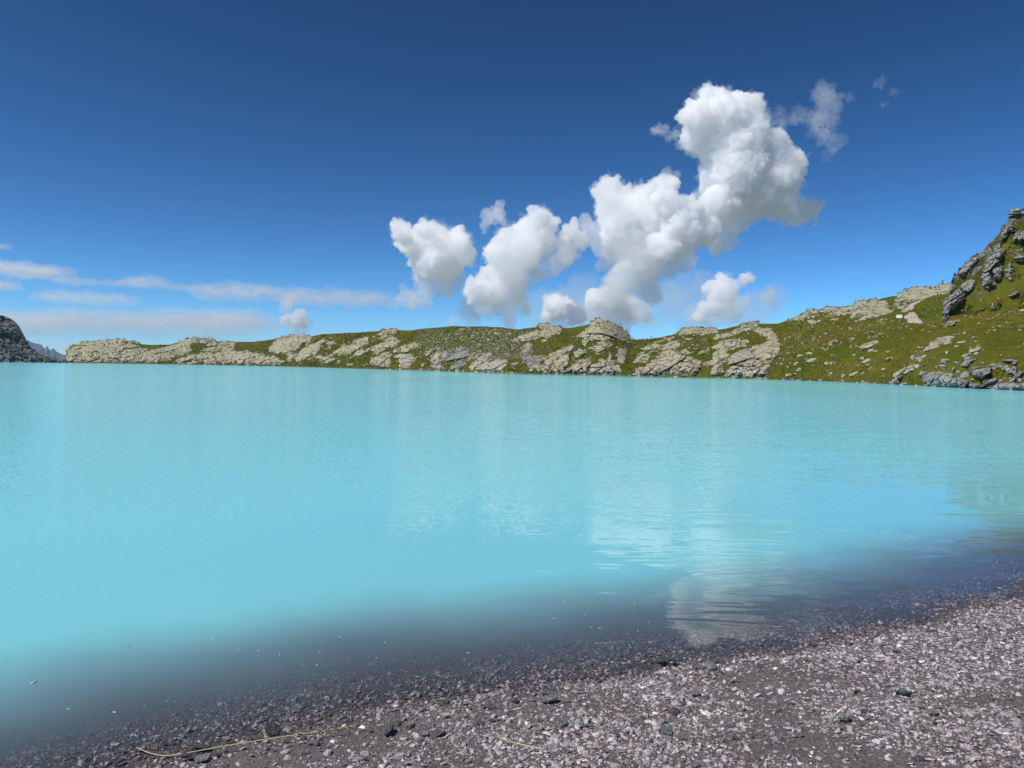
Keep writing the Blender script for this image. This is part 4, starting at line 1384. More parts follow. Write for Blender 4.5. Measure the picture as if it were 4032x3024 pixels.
root = bpy.data.objects.new('grass_stalk', None)
COL.objects.link(root)
sp = smooth_path(ground_pts([(538, 2943), (590, 2958), (640, 2968), (690, 2972), (780, 2968), (900, 2957), (1100, 2932), (1300, 2905), (1420, 2884)], [0.03, 0.015, 0.012, 0.02, 0.035, 0.04, 0.045, 0.04, 0.035]))
tag(root, 'long dry yellow grass stalk lying along the near waterline', 'grass stalk')
root.location = sp[0]
tube('stem', sp - sp[0], np.linspace(0.0022, 0.0036, 40), MAT_STRAW, parent=root)
rg = np.random.default_rng(81)
for k in range(16):
    i = 31 + int(k * 8 / 16)
    b = sp[i] - sp[0]
    e = b + np.array([rg.uniform(0.01, 0.05), rg.uniform(-0.015, 0.02), rg.uniform(-0.008, 0.01)])
    tube('spikelet', [b, (b + e) / 2 + (0, 0, 0.004), e], [0.0018, 0.0042, 0.0008], MAT_SEED, 5, root)
sp = smooth_path(ground_pts([(1968, 2984), (2020, 3002), (2085, 3022), (2140, 3040)], [0.035, 0.03, 0.028, 0.03]))
tube('straw', sp, np.full(40, 0.003), MAT_STRAW, label='short yellow straw on the gravel at the bottom edge', cat='straw')
sp = smooth_path(ground_pts([(3505, 2456), (3525, 2464), (3550, 2470), (3572, 2468)], [0.02, 0.03, 0.02, 0.01]))
tube('twig', sp, np.linspace(0.004, 0.006, 40), MAT_SEED, label='dark little twig at the waterline on the right', cat='twig')
sp = smooth_path(ground_pts([(2395, 2850), (2430, 2875), (2490, 2900)], [0.03, 0.03, 0.02]))
tube('straw', sp, np.full(40, 0.0022), straw_mat('grey_straw', (0.32, 0.25, 0.19)), label='grey brown stem lying in the middle of the beach', cat='straw')

n_ = NT('foam_fleck')
fz = n_.noise(n_.obj_co(), 3, 3)
n_.principled(n_.ramp(fz.outputs[0], [(0.3, (0.36, 0.40, 0.42)), (0.7, (0.55, 0.58, 0.6))]), 0.5)
FL = []
for k in range(4):
    v, f = ico(1)
    v = v * (1 + 0.5 * fbm(v * 1.2 + k * 5, 2))[:, None] * np.array([1, 0.6, 0.25])
    FL.append(mesh_np('foam_fleck', v, f, n_.mat, True))
Z1 = [(170, 315), (38, 483), (175, 569), (207, 615), (795, 387), (1323, 340), (1485, 406), (1610, 417), (1740, 438), (1990, 422), (2117, 331), (1972, 506), (430, 779), (712, 798)]
Z2 = [(668, 133), (543, 220), (683, 224), (62, 331), (342, 365), (290, 460), (860, 428), (1172, 267), (1392, 214), (1455, 116), (1585, 190), (1895, 121), (1917, 292), (1242, 388), (1678, 275), (1982, 237), (544, 577)]
fl = [(a / 1.58, 2300 + b / 1.58) for a, b in Z1] + [(1300 + a / 1.58, 2300 + b / 1.58) for a, b in Z2] + [(3775, 2206), (3925, 2215), (830, 2240), (1005, 2270), (1720, 2385), (2220, 2370), (2330, 2470)]
for k, (px, py) in enumerate(fl):
    p = on_plane(np.array(px), np.array(py))
    big = (k == 3)
    o = link('foam_fleck', FL[k % 4], None, 'largest white fleck floating on the water at lower left' if big else 'tiny white fleck floating on the water', 'fleck', 'flecks floating on the lake')
    o.location = (p[0], p[1], 0.002)
    o.rotation_euler = (0, 0, rg.uniform(0, 6.3))
    s_ = 0.017 if big else rg.uniform(0.005, 0.010)
    o.scale = (s_ * 1.4, s_, s_)

# ------------------------------------------------------------------ people
def person_mesh(pose):
    """one continuous skinned body; returns verts, faces, region per face (0 skin 1 top 2 trousers 3 shoes) and the head joint"""
    if pose in ('stand', 'walk'):
        w = 0.16 if pose == 'walk' else 0.02
        J = dict(pel=(0, 0, .93), waist=(0, 0, 1.08), chest=(0, 0, 1.28), neck=(0, 0.01, 1.47), chin=(0, -0.01, 1.54), head=(0, -0.01, 1.64), crown=(0, 0, 1.71))
        for s, q in (('l', -1), ('r', 1)):
            f = w * q
            J.update({s + 'sh': (.175 * q, 0, 1.41), s + 'el': (.24 * q, .03 + f * .5, 1.14), s + 'wr': (.25 * q, -.06 + f, .92), s + 'hd': (.25 * q, -.09 + f, .84),
                      s + 'hp': (.09 * q, 0, .90), s + 'kn': (.10 * q, -f - .02, .50), s + 'an': (.11 * q, -f * 1.3 + .03, .09), s + 'to': (.13 * q, -f * 1.3 - .12, .04)})
    elif pose == 'sit':
        J = dict(pel=(0, .05, .13), waist=(0, .10, .27), chest=(0, .08, .46), neck=(0, .03, .64), chin=(0, 0, .71), head=(0, -.01, .81), crown=(0, 0, .88))
        for s, q in (('l', -1), ('r', 1)):
            J.update({s + 'sh': (.175 * q, .05, .58), s + 'el': (.26 * q, -.05, .36), s + 'wr': (.16 * q, -.28, .36), s + 'hd': (.12 * q, -.34, .36),
                      s + 'hp': (.09 * q, .03, .12), s + 'kn': (.13 * q, -.36, .42), s + 'an': (.13 * q, -.52, .08), s + 'to': (.14 * q, -.68, .04)})
    else:  # crouch, leaning on the rock with both hands up
        J = dict(pel=(0, -.05, .62), waist=(0, 0, .76), chest=(0, .10, .93), neck=(0, .17, 1.10), chin=(0, .2, 1.16), head=(0, .21, 1.26), crown=(0, .21, 1.33))
        for s, q in (('l', -1), ('r', 1)):
            J.update({s + 'sh': (.175 * q, .14, 1.04), s + 'el': (.28 * q, .30, .95 + .1 * q), s + 'wr': (.25 * q, .44, 1.08 + .12 * q), s + 'hd': (.24 * q, .48, 1.14 + .12 * q),
                      s + 'hp': (.09 * q, -.05, .60), s + 'kn': (.17 * q, .2, .42 + .08 * q), s + 'an': (.14 * q, .0, .09 + .1 * (q > 0)), s + 'to': (.16 * q, .14, .05 + .1 * (q > 0))})
    rad_ = dict(pel=.145, waist=.125, chest=.15, neck=.055, chin=.07, head=.098, crown=.06)
    for s in 'lr':
        rad_.update({s + 'sh': .07, s + 'el': .045, s + 'wr': .03, s + 'hd': .035, s + 'hp': .095, s + 'kn': .06, s + 'an': .042, s + 'to': .035})
    E = [('pel', 'waist', 2), ('waist', 'chest', 1), ('chest', 'neck', 1), ('neck', 'chin', 0), ('chin', 'head', 0), ('head', 'crown', 0)]
    for s in 'lr':
        E += [('chest', s + 'sh', 1), (s + 'sh', s + 'el', 1), (s + 'el', s + 'wr', 0), (s + 'wr', s + 'hd', 0),
              ('pel', s + 'hp', 2), (s + 'hp', s + 'kn', 2), (s + 'kn', s + 'an', 2), (s + 'an', s + 'to', 3)]
    names = list(J)
    ix = {n: i for i, n in enumerate(names)}
    me = bpy.data.meshes.new('tmp')
    me.from_pydata([J[n] for n in names], [(ix[a], ix[b]) for a, b, _ in E], [])
    ob = bpy.data.objects.new('tmp', me)
    COL.objects.link(ob)
    sk = ob.modifiers.new('s', 'SKIN')
    sk.use_smooth_shade = True
    sv = me.skin_vertices[0].data
    for n in names:
        r_ = rad_[n]
        sv[ix[n]].radius = (r_, r_ * (0.75 if n in ('waist', 'chest', 'pel') else 1))
        sv[ix[n]].use_root = n == 'pel'
    ss = ob.modifiers.new('u', 'SUBSURF')
    ss.levels = ss.render_levels = 1
    out = bpy.data.meshes.new_from_object(ob.evaluated_get(bpy.context.evaluated_depsgraph_get()))
    bpy.data.objects.remove(ob)
    bpy.data.meshes.remove(me)
    for p in out.polygons:
        c = p.center
        best, reg = 9, 0
        for a, b, r_ in E:
            A_, B_ = Vector(J[a]), Vector(J[b])
            t = max(0, min(1, (c - A_).dot(B_ - A_) / ((B_ - A_).length_squared + 1e-9)))
            dd = (c - A_ - (B_ - A_) * t).length - 0.6 * rad_[a]
            if dd < best:
                best, reg = dd, r_
        p.material_index = reg
        p.use_smooth = True
    return out, Vector(J['head']), Vector(J['chest'])


POSE = {k: person_mesh(k) for k in ('stand', 'walk', 'sit', 'climb')}
CLOTH = {}


def cloth(c):
    if c not in CLOTH:
        CLOTH[c] = plain('cloth_%d' % len(CLOTH), c, 0.85)
    return CLOTH[c]


SKIN, DARKHAIR, WHITE = (0.42, 0.25, 0.17), (0.03, 0.02, 0.015), (0.78, 0.78, 0.77)


def dome_mesh(name, r_, mat, zs=1.0, brim=0.0, cut=-0.1):
    v, f = ico(2)
    k = v[:, 2] > cut
    f = f[k[f].all(1)]
    v = v * np.array([r_, r_, r_ * zs])
    if brim:
        n0 = len(v)
        a = np.arange(20) * 2 * math.pi / 20
        ring = np.concatenate([np.stack([np.cos(a) * r_ * q, np.sin(a) * r_ * q, 0 * a + zq], -1) for q, zq in ((0.95, 0.0), (1 + brim, -0.02), (0.95, -0.012))])
        v = np.concatenate([v, ring])
        g = []
        for b in (0, 20):
            for j in range(20):
                g += [(n0 + b + j, n0 + b + (j + 1) % 20, n0 + b + 20 + (j + 1) % 20), (n0 + b + j, n0 + b + 20 + (j + 1) % 20, n0 + b + 20 + j)]
        f = np.concatenate([f, np.array(g)])
    return mesh_np(name, v, f, mat, True)


def pack_mesh(mat):
    v, f = ico(2)
    v = np.sign(v) * np.abs(v) ** 0.6 * np.array([0.17, 0.12, 0.27])
    v[:, 1] *= 1 + 0.25 * (v[:, 2] < 0)
    return mesh_np('backpack', v, f, mat, True)


REST = {}


def probe(pts, step=0.25):
    """horizontal distance at which the ground or rock under each photograph pixel stands"""
    bpy.context.view_layer.update()
    dg = bpy.context.evaluated_depsgraph_get()
    for px, py in pts:
        v = pix_dir(np.array(float(px)), np.array(float(py)))
        hit, loc, *_ = scene.ray_cast(dg, Vector(EYE), Vector(v))
        if hit and math.hypot(loc.x, loc.y) < 480:
            REST[px, py] = math.hypot(loc.x, loc.y) - step


def rest_dist(px, py, default):
    return REST.get((px, py), float(default))


probe([(3929, 1216), (3908, 1217), (3717, 1282), (3730, 1277), (3711, 1121), (3723, 1121), (3664, 1138), (2916, 1281), (2838, 1318), (2616, 1336), (2948, 1446), (2906, 1482),
       (2917, 1481), (2384, 1455), (2403, 1453), (2563, 1337), (2630, 1333), (2966, 1441), (3541, 1273)])


def person(px, py, label, pose='stand', top=WHITE, legs=(0.03, 0.03, 0.04), shoe=(0.05, 0.04, 0.03), hair=DARKHAIR, hat=None, pack=None, face=0.0, height=1.72, surf=None,
           toward=0.0, z_add=0.0, bare=False):
    az, el = pix_ae(np.array(float(px)), np.array(float(py)))
    d, z, _ = (surf or hill_at)(az, el)
    d = rest_dist(px, py, float(d) - toward)
    src, head, chest = POSE[pose]
    me = src.copy()
    mi = np.empty(len(me.polygons), np.int32)
    src.polygons.foreach_get('material_index', mi)
    for c in (SKIN, SKIN if bare else top, legs, shoe):
        me.materials.append(cloth(c))
    me.polygons.foreach_set('material_index', mi)
    o = link('person', me, None, label, 'person', 'people around the lake')
    k = height / 1.72
    o.location = (math.sin(az) * d, math.cos(az) * d, CAM_H + d * math.tan(el) + z_add)
    o.rotation_euler = (0, 0, face)
    o.scale = (k, k, k)
    h = link('hair', dome_mesh('hair', 0.108, cloth(hair), 1.05, cut=-0.35), o)
    h.location = head + Vector((0, 0.022, 0.02))
    h.rotation_euler = (-0.45, 0, 0)
    if hat:
        q = link('hat', dome_mesh('hat', 0.122, cloth(hat), 0.85, 0.55), o)
        q.location = head + Vector((0, 0, 0.055))
    if pack:
        q = link('backpack', pack_mesh(cloth(pack)), o)
        q.location = chest + Vector((0, 0.2, -0.03))
    return o


BACK = math.pi      # local -Y is the face: 0 looks at the lake camera, pi shows the back
person(3929, 1216, 'hiker in dark clothes with red backpack and pale hat on the right path', 'walk', (0.03, 0.03, 0.035), hat=(0.75, 0.68, 0.45), pack=(0.45, 0.03, 0.03), face=BACK + 0.5, height=1.8, toward=1.6)
person(3908, 1217, 'child in white shirt walking beside the hiker with the red backpack', 'walk', WHITE, (0.45, 0.42, 0.4), face=BACK + 0.6, height=1.15, toward=1.6)
person(3717, 1282, 'bare-backed walker on the path under the dark cliff', 'walk', (0.5, 0.33, 0.2), (0.10, 0.06, 0.04), hair=(0.4, 0.3, 0.15), face=BACK, height=1.72, bare=True, toward=1.2)
person(3730, 1277, 'walker with blue backpack on the path under the dark cliff', 'walk', (0.02, 0.02, 0.05), (0.02, 0.02, 0.04), pack=(0.02, 0.10, 0.42), face=BACK - 0.2, height=1.72, toward=1.2)
person(3711, 1121, 'person in white shirt and dark shorts standing on the summit rock', 'stand', WHITE, (0.02, 0.025, 0.04), face=0.6, height=1.72, toward=0.8)
person(3723, 1121, 'person in white sitting on the summit rock beside the standing one', 'sit', WHITE, (0.5, 0.5, 0.48), face=1.2, toward=1.2)
person(3664, 1138, 'dark-haired person in red sitting on the ridge slab', 'sit', (0.4, 0.06, 0.05), (0.03, 0.03, 0.04), face=-0.9, toward=1.5)
person(2916, 1281, 'person in white and red sitting on the ridge beside a pale slab', 'sit', (0.75, 0.7, 0.68), (0.35, 0.05, 0.06), face=-0.8, toward=1.0)
person(2838, 1318, 'person in tan clothes sitting on top of the tall sloping rock face', 'sit', (0.35, 0.2, 0.1), (0.12, 0.08, 0.05), face=0.3, toward=3.0)
person(2616, 1336, 'person in white sitting on the small rock seat beside a red towel', 'sit', WHITE, (0.45, 0.42, 0.4), face=0.2, toward=2.0)
person(2948, 1446, 'climber in light blue on the pinkish rock face', 'climb', (0.35, 0.5, 0.62), (0.08, 0.1, 0.14), face=0.0, toward=4.2)
person(2906, 1482, 'person in white cap crouching at the water below the climber, left one', 'sit', (0.5, 0.55, 0.58), (0.03, 0.03, 0.04), hat=WHITE, face=0.3, toward=3.4)
person(2917, 1481, 'person in white cap crouching at the water below the climber, right one', 'sit', (0.04, 0.05, 0.06), (0.03, 0.04, 0.05), hat=WHITE, face=-0.3, toward=3.4)
person(2384, 1455, 'bather in dark clothes standing on the pinkish slab at the water', 'stand', (0.1, 0.06, 0.05), (0.04, 0.03, 0.03), face=0.3, toward=2.6)
person(2403, 1453, 'person in white top sitting on the pinkish slab at the water', 'sit', WHITE, (0.25, 0.1, 0.08), face=0.2, toward=2.6)
person(2563, 1337, 'tiny figure in dark clothes standing on the skyline right of the dome', 'stand', (0.03, 0.03, 0.04), face=0.4, toward=0.5, height=1.1)

# red towel beside the person in white
az, el = pix_ae(np.array(2630.0), np.array(1333.0))
d = rest_dist(2630, 1333, hill_at(az, el)[0]) + 2.3
z = CAM_H + (d - 2.4) * math.tan(el)
gxx, gyy = np.meshgrid(np.linspace(-0.7, 0.7, 12), np.linspace(-0.35, 0.35, 8))
tz = 0.06 * np.sin(gxx * 6) * np.cos(gyy * 7)
V = np.stack([gxx, gyy, tz], -1).reshape(-1, 3)
V = np.concatenate([V, V - (0, 0, 0.02)])
f1 = grid_faces(8, 12)
tw = link('towel', mesh_np('towel', V, np.concatenate([f1, f1[:, ::-1] + 96]), cloth((0.5, 0.05, 0.05)), True), None, 'red towel spread on the rock beside the person in white', 'towel')
tw.location = (math.sin(az) * (d - 2.4), math.cos(az) * (d - 2.4), z + 0.12)
tw.rotation_euler = (0.5, 0.1, 0.1)
# dark bag next to the climber
v, f = ico(2)
v = np.sign(v) * np.abs(v) ** 0.7 * np.array([0.35, 0.2, 0.16])
az, el = pix_ae(np.array(2966.0), np.array(1441.0))
d = rest_dist(2966, 1441, hill_at(az, el)[0]) + 4.1
z = CAM_H + (d - 4.2) * math.tan(el)
bg_ = link('bag', mesh_np('bag', v, f, cloth((0.02, 0.02, 0.025)), True), None, 'dark bag lying on the rock right of the climber', 'bag')
bg_.location = (math.sin(az) * (d - 4.2), math.cos(az) * (d - 4.2), z)

# ------------------------------------------------------------------ white notice board on its post
az, el = pix_ae(np.array(3541.0), np.array(1273.0))
d = rest_dist(3541, 1273, hill_at(az, el)[0])
sg = bpy.data.objects.new('notice_board', None)
COL.objects.link(sg)
sg.location = (math.sin(az) * d, math.cos(az) * d, CAM_H + d * math.tan(el) - 0.15)
sg.rotation_euler = (0, 0, -az)
tag(sg, 'white notice board on a wooden post beside the upper path', 'sign')


def box(name, c, h, mat, parent, bev=0.01):
    import bmesh
    bm = bmesh.new()
    bmesh.ops.create_cube(bm, size=2)
    for q in bm.verts:
        q.co = Vector((c[0] + q.co.x * h[0], c[1] + q.co.y * h[1], c[2] + q.co.z * h[2]))
    bmesh.ops.bevel(bm, geom=list(bm.edges), offset=bev, segments=1, affect='EDGES')
    me = bpy.data.meshes.new(name)
    bm.to_mesh(me)
    bm.free()
    me.materials.append(mat)
    return link(name, me, parent)


WOOD = straw_mat('weathered_post', (0.33, 0.27, 0.2))
box('post', (0, 0, 0.75), (0.05, 0.05, 0.78), WOOD, sg)
bd = box('board', (-0.05, -0.072, 1.5), (0.52, 0.02, 0.31), plain('white_board', (0.8, 0.79, 0.8), 0.5), sg)
box('frame', (-0.05, -0.09, 1.825), (0.54, 0.015, 0.018), WOOD, bd, 0.004)
box('frame', (-0.05, -0.09, 1.175), (0.54, 0.015, 0.018), WOOD, bd, 0.004)

# ------------------------------------------------------------------ clouds (beyond the haze box)
def cloud_mat(name, density, aniso=0.25, noise=None):
    n_ = NT(name)
    v_ = n_.n('VolumePrincipled')
    v_.inputs['Color'].default_value = (0.999, 0.999, 0.999, 1)
    v_.inputs['Anisotropy'].default_value = aniso
    v_.inputs['Density'].default_value = density
    n_.t.links.new(v_.outputs[0], n_.out.inputs['Volume'])
    return n_.mat


MAT_CLOUD = cloud_mat('cloud_dense', 0.0115, 0.0)
MAT_VEIL = cloud_mat('cloud_veil', 0.0034)
MAT_WISP = cloud_mat('cloud_wisp', 0.0009)
MAT_LAYER = cloud_mat('cloud_layer', 0.0013)
MAT_FRINGE = cloud_mat('cloud_fringe', 0.0020)
MAT_SHEET = cloud_mat('cloud_sheet', 0.00034)
MAT_LOW = cloud_mat('cloud_low_haze', 0.0006)


def cloud_mesh(name, spheres, dist, mat, voxel, amp, wave, squash=1.0, depth_f=1.0, seed=0, sx=1.0, grow=1.0):
    """closed billowy hull around circles given in photograph pixels, at real distance dist"""
    rg = np.random.default_rng(seed + 100)
    V, F, n0 = [], [], 0
    iv, jf = ico(2)
    for (px, py, r_) in spheres:
        dd = dist * (1 + rg.uniform(-0.035, 0.035) * depth_f)
        d = pix_dir(px, py)
        c = EYE + d * (dd / d[1])
        rr = r_ * grow / FOC * dd
        V.append(iv * rr * np.array([sx, sx, squash]) + c)
        F.append(jf + n0)
        n0 += len(iv)
        for k in range(7):                       # smaller puffs around each heap
            a, b = rg.uniform(0, 2 * math.pi), rg.uniform(-0.25, 1.0)
            s2 = rr * rg.uniform(0.22, 0.5)
            off = np.array([math.cos(a) * math.sqrt(1 - b * b) * sx, math.sin(a) * math.sqrt(1 - b * b), b * squash]) * rr * rg.uniform(0.7, 0.95)
            V.append(iv * s2 * np.array([sx, 1, squash]) + c + off)
            F.append(jf + n0)
            n0 += len(iv)
    me = mesh_np(name, np.concatenate(V), np.concatenate(F))
    tmp = bpy.data.objects.new('tmp', me)
    COL.objects.link(tmp)
    rm = tmp.modifiers.new('r', 'REMESH')
    rm.mode = 'VOXEL'
    rm.voxel_size = voxel
    sm = tmp.modifiers.new('s', 'SMOOTH')
    sm.factor, sm.iterations = 0.5, 4
    dg = bpy.context.evaluated_depsgraph_get()
    out = bpy.data.meshes.new_from_object(tmp.evaluated_get(dg))
    bpy.data.objects.remove(tmp)
    bpy.data.meshes.remove(me)
    n = len(out.vertices)
    co = np.empty(n * 3, np.float32)
    out.vertices.foreach_get('co', co)
    co = co.reshape(-1, 3).astype(float)
    no = np.empty(n * 3, np.float32)
    out.vertex_normals.foreach_get('vector', no)
    no = no.reshape(-1, 3)
    b = fbm(co / wave + seed * 7.7, 6, 0.6, 'billow')
    b2 = fbm(co / (wave * 2.7) + seed * 3.1 + 50, 2)
    co = co + no * (amp * (b + 0.7 * b2))[:, None]
    out.vertices.foreach_set('co', co.astype(np.float32).ravel())
    out.polygons.foreach_set('use_smooth', np.ones(len(out.polygons), bool))
    out.materials.clear()
    out.materials.append(mat)
    out.name = name
    out.update()
    return out


def Z5(l):      # circles read off the enlarged cloud view
    return [(1500 + x / 1.0533, 300 + y / 1.0533, r_ / 1.0533) for x, y, r_ in l]


def Z6(l):
    return [(x / 1.3825, 900 + y / 1.3825, r_ / 1.3825) for x, y, r_ in l]


CLOUDS = [
    ('tall white heaped cloud tower, the highest in the sky', Z5([
        (1385, 115, 62), (1320, 165, 66), (1420, 190, 100), (1500, 180, 78), (1535, 255, 75), (1440, 290, 105), (1320, 245, 62),
        (1265, 170, 28), (1600, 330, 85), (1690, 375, 62), (1725, 350, 38), (1480, 390, 110), (1590, 440, 95), (1395, 430, 70), (1660, 430, 70),
        (1690, 530, 50), (1785, 545, 38), (1735, 585, 36), (1500, 500, 85), (1410, 520, 75), (1810, 610, 14)]),
     Z5([(1480, 560, 90), (1400, 620, 85), (1580, 520, 80), (1640, 540, 70), (1440, 660, 50), (1700, 600, 40)]), 12500),
    ('wide white heaped cloud with two rounded knobs, left of the tall tower', Z5([
        (950, 470, 48), (915, 495, 34), (1005, 490, 34), (1165, 460, 44), (1120, 465, 26), (1210, 445, 28), (975, 560, 72), (1085, 555, 75),
        (1190, 545, 66), (1285, 560, 58), (1000, 640, 80), (1120, 640, 100), (1250, 640, 88), (1340, 640, 60), (1060, 720, 75), (1170, 710, 60), (1395, 712, 30)]),
     Z5([(970, 740, 70), (1080, 780, 95), (1180, 770, 80), (1260, 740, 60), (1000, 850, 80), (1100, 850, 70), (900, 690, 50), (870, 640, 40)]), 12000),
    ('leaning white cloud heap between the wide cloud and the rounded cloud', Z5([
        (650, 590, 42), (695, 615, 34), (610, 650, 58), (535, 680, 50), (480, 735, 48), (595, 735, 66), (675, 690, 48), (790, 650, 34), (755, 690, 34),
        (825, 690, 34), (765, 745, 36), (550, 820, 52), (450, 835, 42), (400, 890, 46), (470, 900, 50), (560, 890, 44)]),
     Z5([(640, 820, 55), (480, 940, 65), (570, 930, 55), (370, 965, 45), (310, 1010, 24), (390, 1010, 26), (700, 790, 50), (520, 990, 35)]), 12300),
    ('rounded white cloud at the left end of the heaped clouds', Z5([
        (70, 620, 28), (85, 660, 38), (190, 640, 40), (150, 695, 58), (240, 695, 66), (315, 705, 58), (350, 740, 38), (205, 775, 64), (280, 780, 60)]),
     Z5([(190, 840, 60), (260, 860, 65), (110, 910, 42), (190, 925, 45), (60, 940, 36), (140, 950, 36), (300, 830, 40)]), 12800),
    ('low white cloud with dark grey lower edge, just above the right part of the ridge', Z5([
        (1420, 865, 38), (1395, 915, 40), (1445, 905, 38), (1360, 965, 38), (1430, 955, 34), (1530, 840, 20), (1505, 850, 16), (1310, 1000, 22)]),
     Z5([(1300, 1010, 40), (1250, 1040, 36), (1440, 985, 50), (1510, 940, 40), (1360, 1030, 50), (1600, 900, 30), (1680, 830, 14)]), 10900),
    ('small white cloud standing low behind the middle of the ridge', Z5([
        (715, 940, 36), (755, 965, 44), (700, 990, 34), (815, 990, 38), (890, 930, 40), (960, 920, 48), (1020, 960, 45)]),
     Z5([(900, 980, 60), (1000, 990, 70), (760, 1020, 50), (1080, 980, 55)]), 13500),
    ('little white puff of cloud alone above the left part of the ridge', Z6([
        (1640, 465, 28), (1620, 500, 36), (1580, 505, 32), (1670, 515, 28), (1550, 500, 24)]),
     Z6([(1590, 385, 34), (1565, 420, 40), (1600, 550, 30), (1630, 540, 35)]), 13500),
]


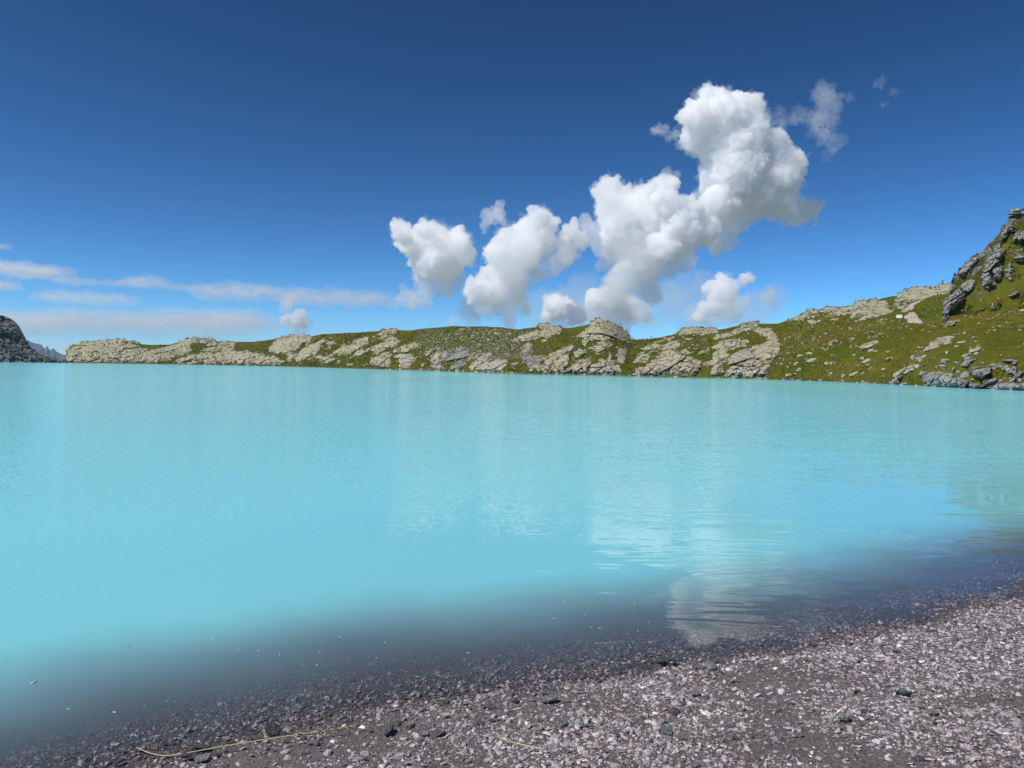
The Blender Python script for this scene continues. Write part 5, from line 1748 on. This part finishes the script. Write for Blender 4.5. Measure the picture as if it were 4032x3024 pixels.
def build_clouds():
    for i, (lab, dense, veil, dist) in enumerate(CLOUDS):
        root = bpy.data.objects.new('cloud', None)
        COL.objects.link(root)
        c = np.mean([EYE + pix_dir(x, y) * (dist / pix_dir(x, y)[1]) for x, y, _ in dense], 0)
        tag(root, lab, 'cloud', 'heaped clouds beyond the ridge')
        link('billow', cloud_mesh('billow', dense, dist, MAT_CLOUD, 21, 60, 190, seed=i, grow=1.13), root)
        link('fringe', cloud_mesh('fringe', dense, dist, MAT_FRINGE, 29, 95, 130, seed=i + 10, grow=1.2), root)
        link('veil', cloud_mesh('veil', veil, dist + 60, MAT_VEIL, 40, 120, 300, seed=i + 20), root)
    wisps = [('ragged thin cloud shred beside the top of the tall tower', [(1840, 70, 26), (1850, 110, 28), (1850, 150, 30), (1830, 200, 30), (1840, 250, 20), (1855, 300, 16), (1850, 345, 14), (1680, 190, 20), (1740, 165, 22), (1640, 175, 16), (1790, 180, 24)]),
             ('tiny cloud wisp near the upper right corner', [(2080, 15, 18), (2072, 40, 14), (1955, 75, 12), (2080, 120, 10), (2130, 70, 10)]),
             ('frayed cloud fringe on the left flank of the tall tower', [(1130, 225, 20), (1165, 225, 24), (1195, 255, 24), (1235, 285, 24), (1265, 320, 20), (1225, 225, 20), (1290, 330, 20)]),
             ('thin cloud knob above the leaning cloud heap', [(460, 565, 24), (440, 600, 24), (490, 550, 20), (440, 640, 16), (500, 590, 16)])]
    for i, (lab, sp) in enumerate(wisps):
        link('cloud_wisp', cloud_mesh('cloud_wisp', Z5(sp), 12000, MAT_WISP if i < 2 else MAT_VEIL, 26, 120 if i < 2 else 88, 210, seed=40 + i, grow=1.75 if i < 2 else 1.2),
             None, lab, 'cloud', 'thin cloud shreds')
    hz_ = [(640 + 62 * k, 960 + 40 * math.sin(k * 1.9), 60 + 14 * math.sin(k * 2.7)) for k in range(17)] + [(1050 + 60 * k, 880 + 20 * math.sin(k), 45) for k in range(5)]
    link('cloud_haze', cloud_mesh('cloud_haze', Z5(hz_), 14500, MAT_LOW, 60, 110, 420, seed=95, grow=1.3),
         None, 'faint grey cloud haze low behind the ridge, right of centre', 'cloud', 'thin cloud shreds')
    # flat layered clouds far off on the left
    layers = [('long flat grey white cloud band left of the rounded cloud', [(1120 + 52 * k, 330 + 3.2 * k + 14 * math.sin(k * 1.7), 30 + 8 * math.sin(k * 2.3)) for k in range(19)]),
              ('small bright cloud streak above the left end of the ridge', [(650 + 35 * k, 290 - 12 * math.exp(-(k - 4) ** 2 / 3), 14 + 12 * math.exp(-(k - 4) ** 2 / 3)) for k in range(8)]),
              ('flat cloud bank with bright edge over the left rock domes', [(240 + 48 * k, 360 + 3 * k + 12 * math.sin(k * 2.1), 24) for k in range(10)]),
              ('pale low cloud bank lying along the left horizon', [(-150 + 62 * k, 505 + 12 * math.sin(k * 1.3), 44 + 12 * math.sin(k * 2.9)) for k in range(26)]),
              ('faint cloud patch at the left edge of the sky', [(-120 + 45 * k, 200 + 4 * k, 34) for k in range(10)]),
              ('bright little cloud cut by the left edge of the picture', [(-60 + 22 * k, 305, 24) for k in range(5)]),
              ('thin streak of cloud high at the left edge', [(-40 + 22 * k, 88, 14) for k in range(4)]),
              ('grey thin cloud sheet linking the streak and the flat band', [(330 + 60 * k, 275 + 3.5 * k, 16) for k in range(13)])]
    for i, (lab, sp) in enumerate(layers):
        root = bpy.data.objects.new('layer_cloud', None)
        COL.objects.link(root)
        tag(root, lab, 'cloud', 'flat layered clouds on the left')
        if i not in (6, 7):
            link('core', cloud_mesh('core', Z6(sp), 24000 + 900 * i, MAT_LAYER, 48, 66, 420, squash=0.62, seed=60 + i, sx=1.5, grow=0.85), root)
        link('sheet', cloud_mesh('sheet', Z6([(x, y + 6, r_) for x, y, r_ in sp]), 24600 + 900 * i, MAT_SHEET, 70, 110, 600, squash=0.8, seed=80 + i, sx=2.2, grow=1.7), root)


build_clouds()
# lowland to the horizon, added so its sunlit ground brightens the clouds from below
n_ = NT('lowland_bounce')
vn = n_.noise(n_.pos(), 0.0006, 5)
n_.principled(n_.ramp(vn.outputs[0], [(0.4, (0.16, 0.19, 0.13)), (0.65, (0.30, 0.29, 0.25))]), 0.95)
link('lowland_bounce', mesh_np('lowland_bounce', np.array([(-60000, 9300, -120), (60000, 9300, -120), (60000, 70000, -120), (-60000, 70000, -120)]), np.array([(0, 1, 2, 3)]), n_.mat),
     kind='structure', label='distant lowland beyond the mountains, added to bounce light onto the clouds')


# ------------------------------------------------------------------ the air: even haze inside one closed box
hz = NT('thin_air')
hv = hz.n('VolumePrincipled')
hv.inputs['Color'].default_value = (0.46, 0.69, 1.0, 1)
hv.inputs['Density'].default_value = 6.5e-5
hv.inputs['Anisotropy'].default_value = 0.2
hz.t.links.new(hv.outputs[0], hz.out.inputs['Volume'])
hx0, hx1, hy0, hy1, hz0, hz1 = -7500, 5500, -80, 9200, -8.2, 270
hvv = np.array([(x, y, z) for z in (hz0, hz1) for y in (hy0, hy1) for x in (hx0, hx1)])
hff = np.array([(0, 2, 3, 1), (4, 5, 7, 6), (0, 1, 5, 4), (2, 6, 7, 3), (0, 4, 6, 2), (1, 3, 7, 5)])
link('haze', mesh_np('haze', hvv, hff, hz.mat), kind='stuff', label='thin blue air between the lake and the far mountain', cat='haze')
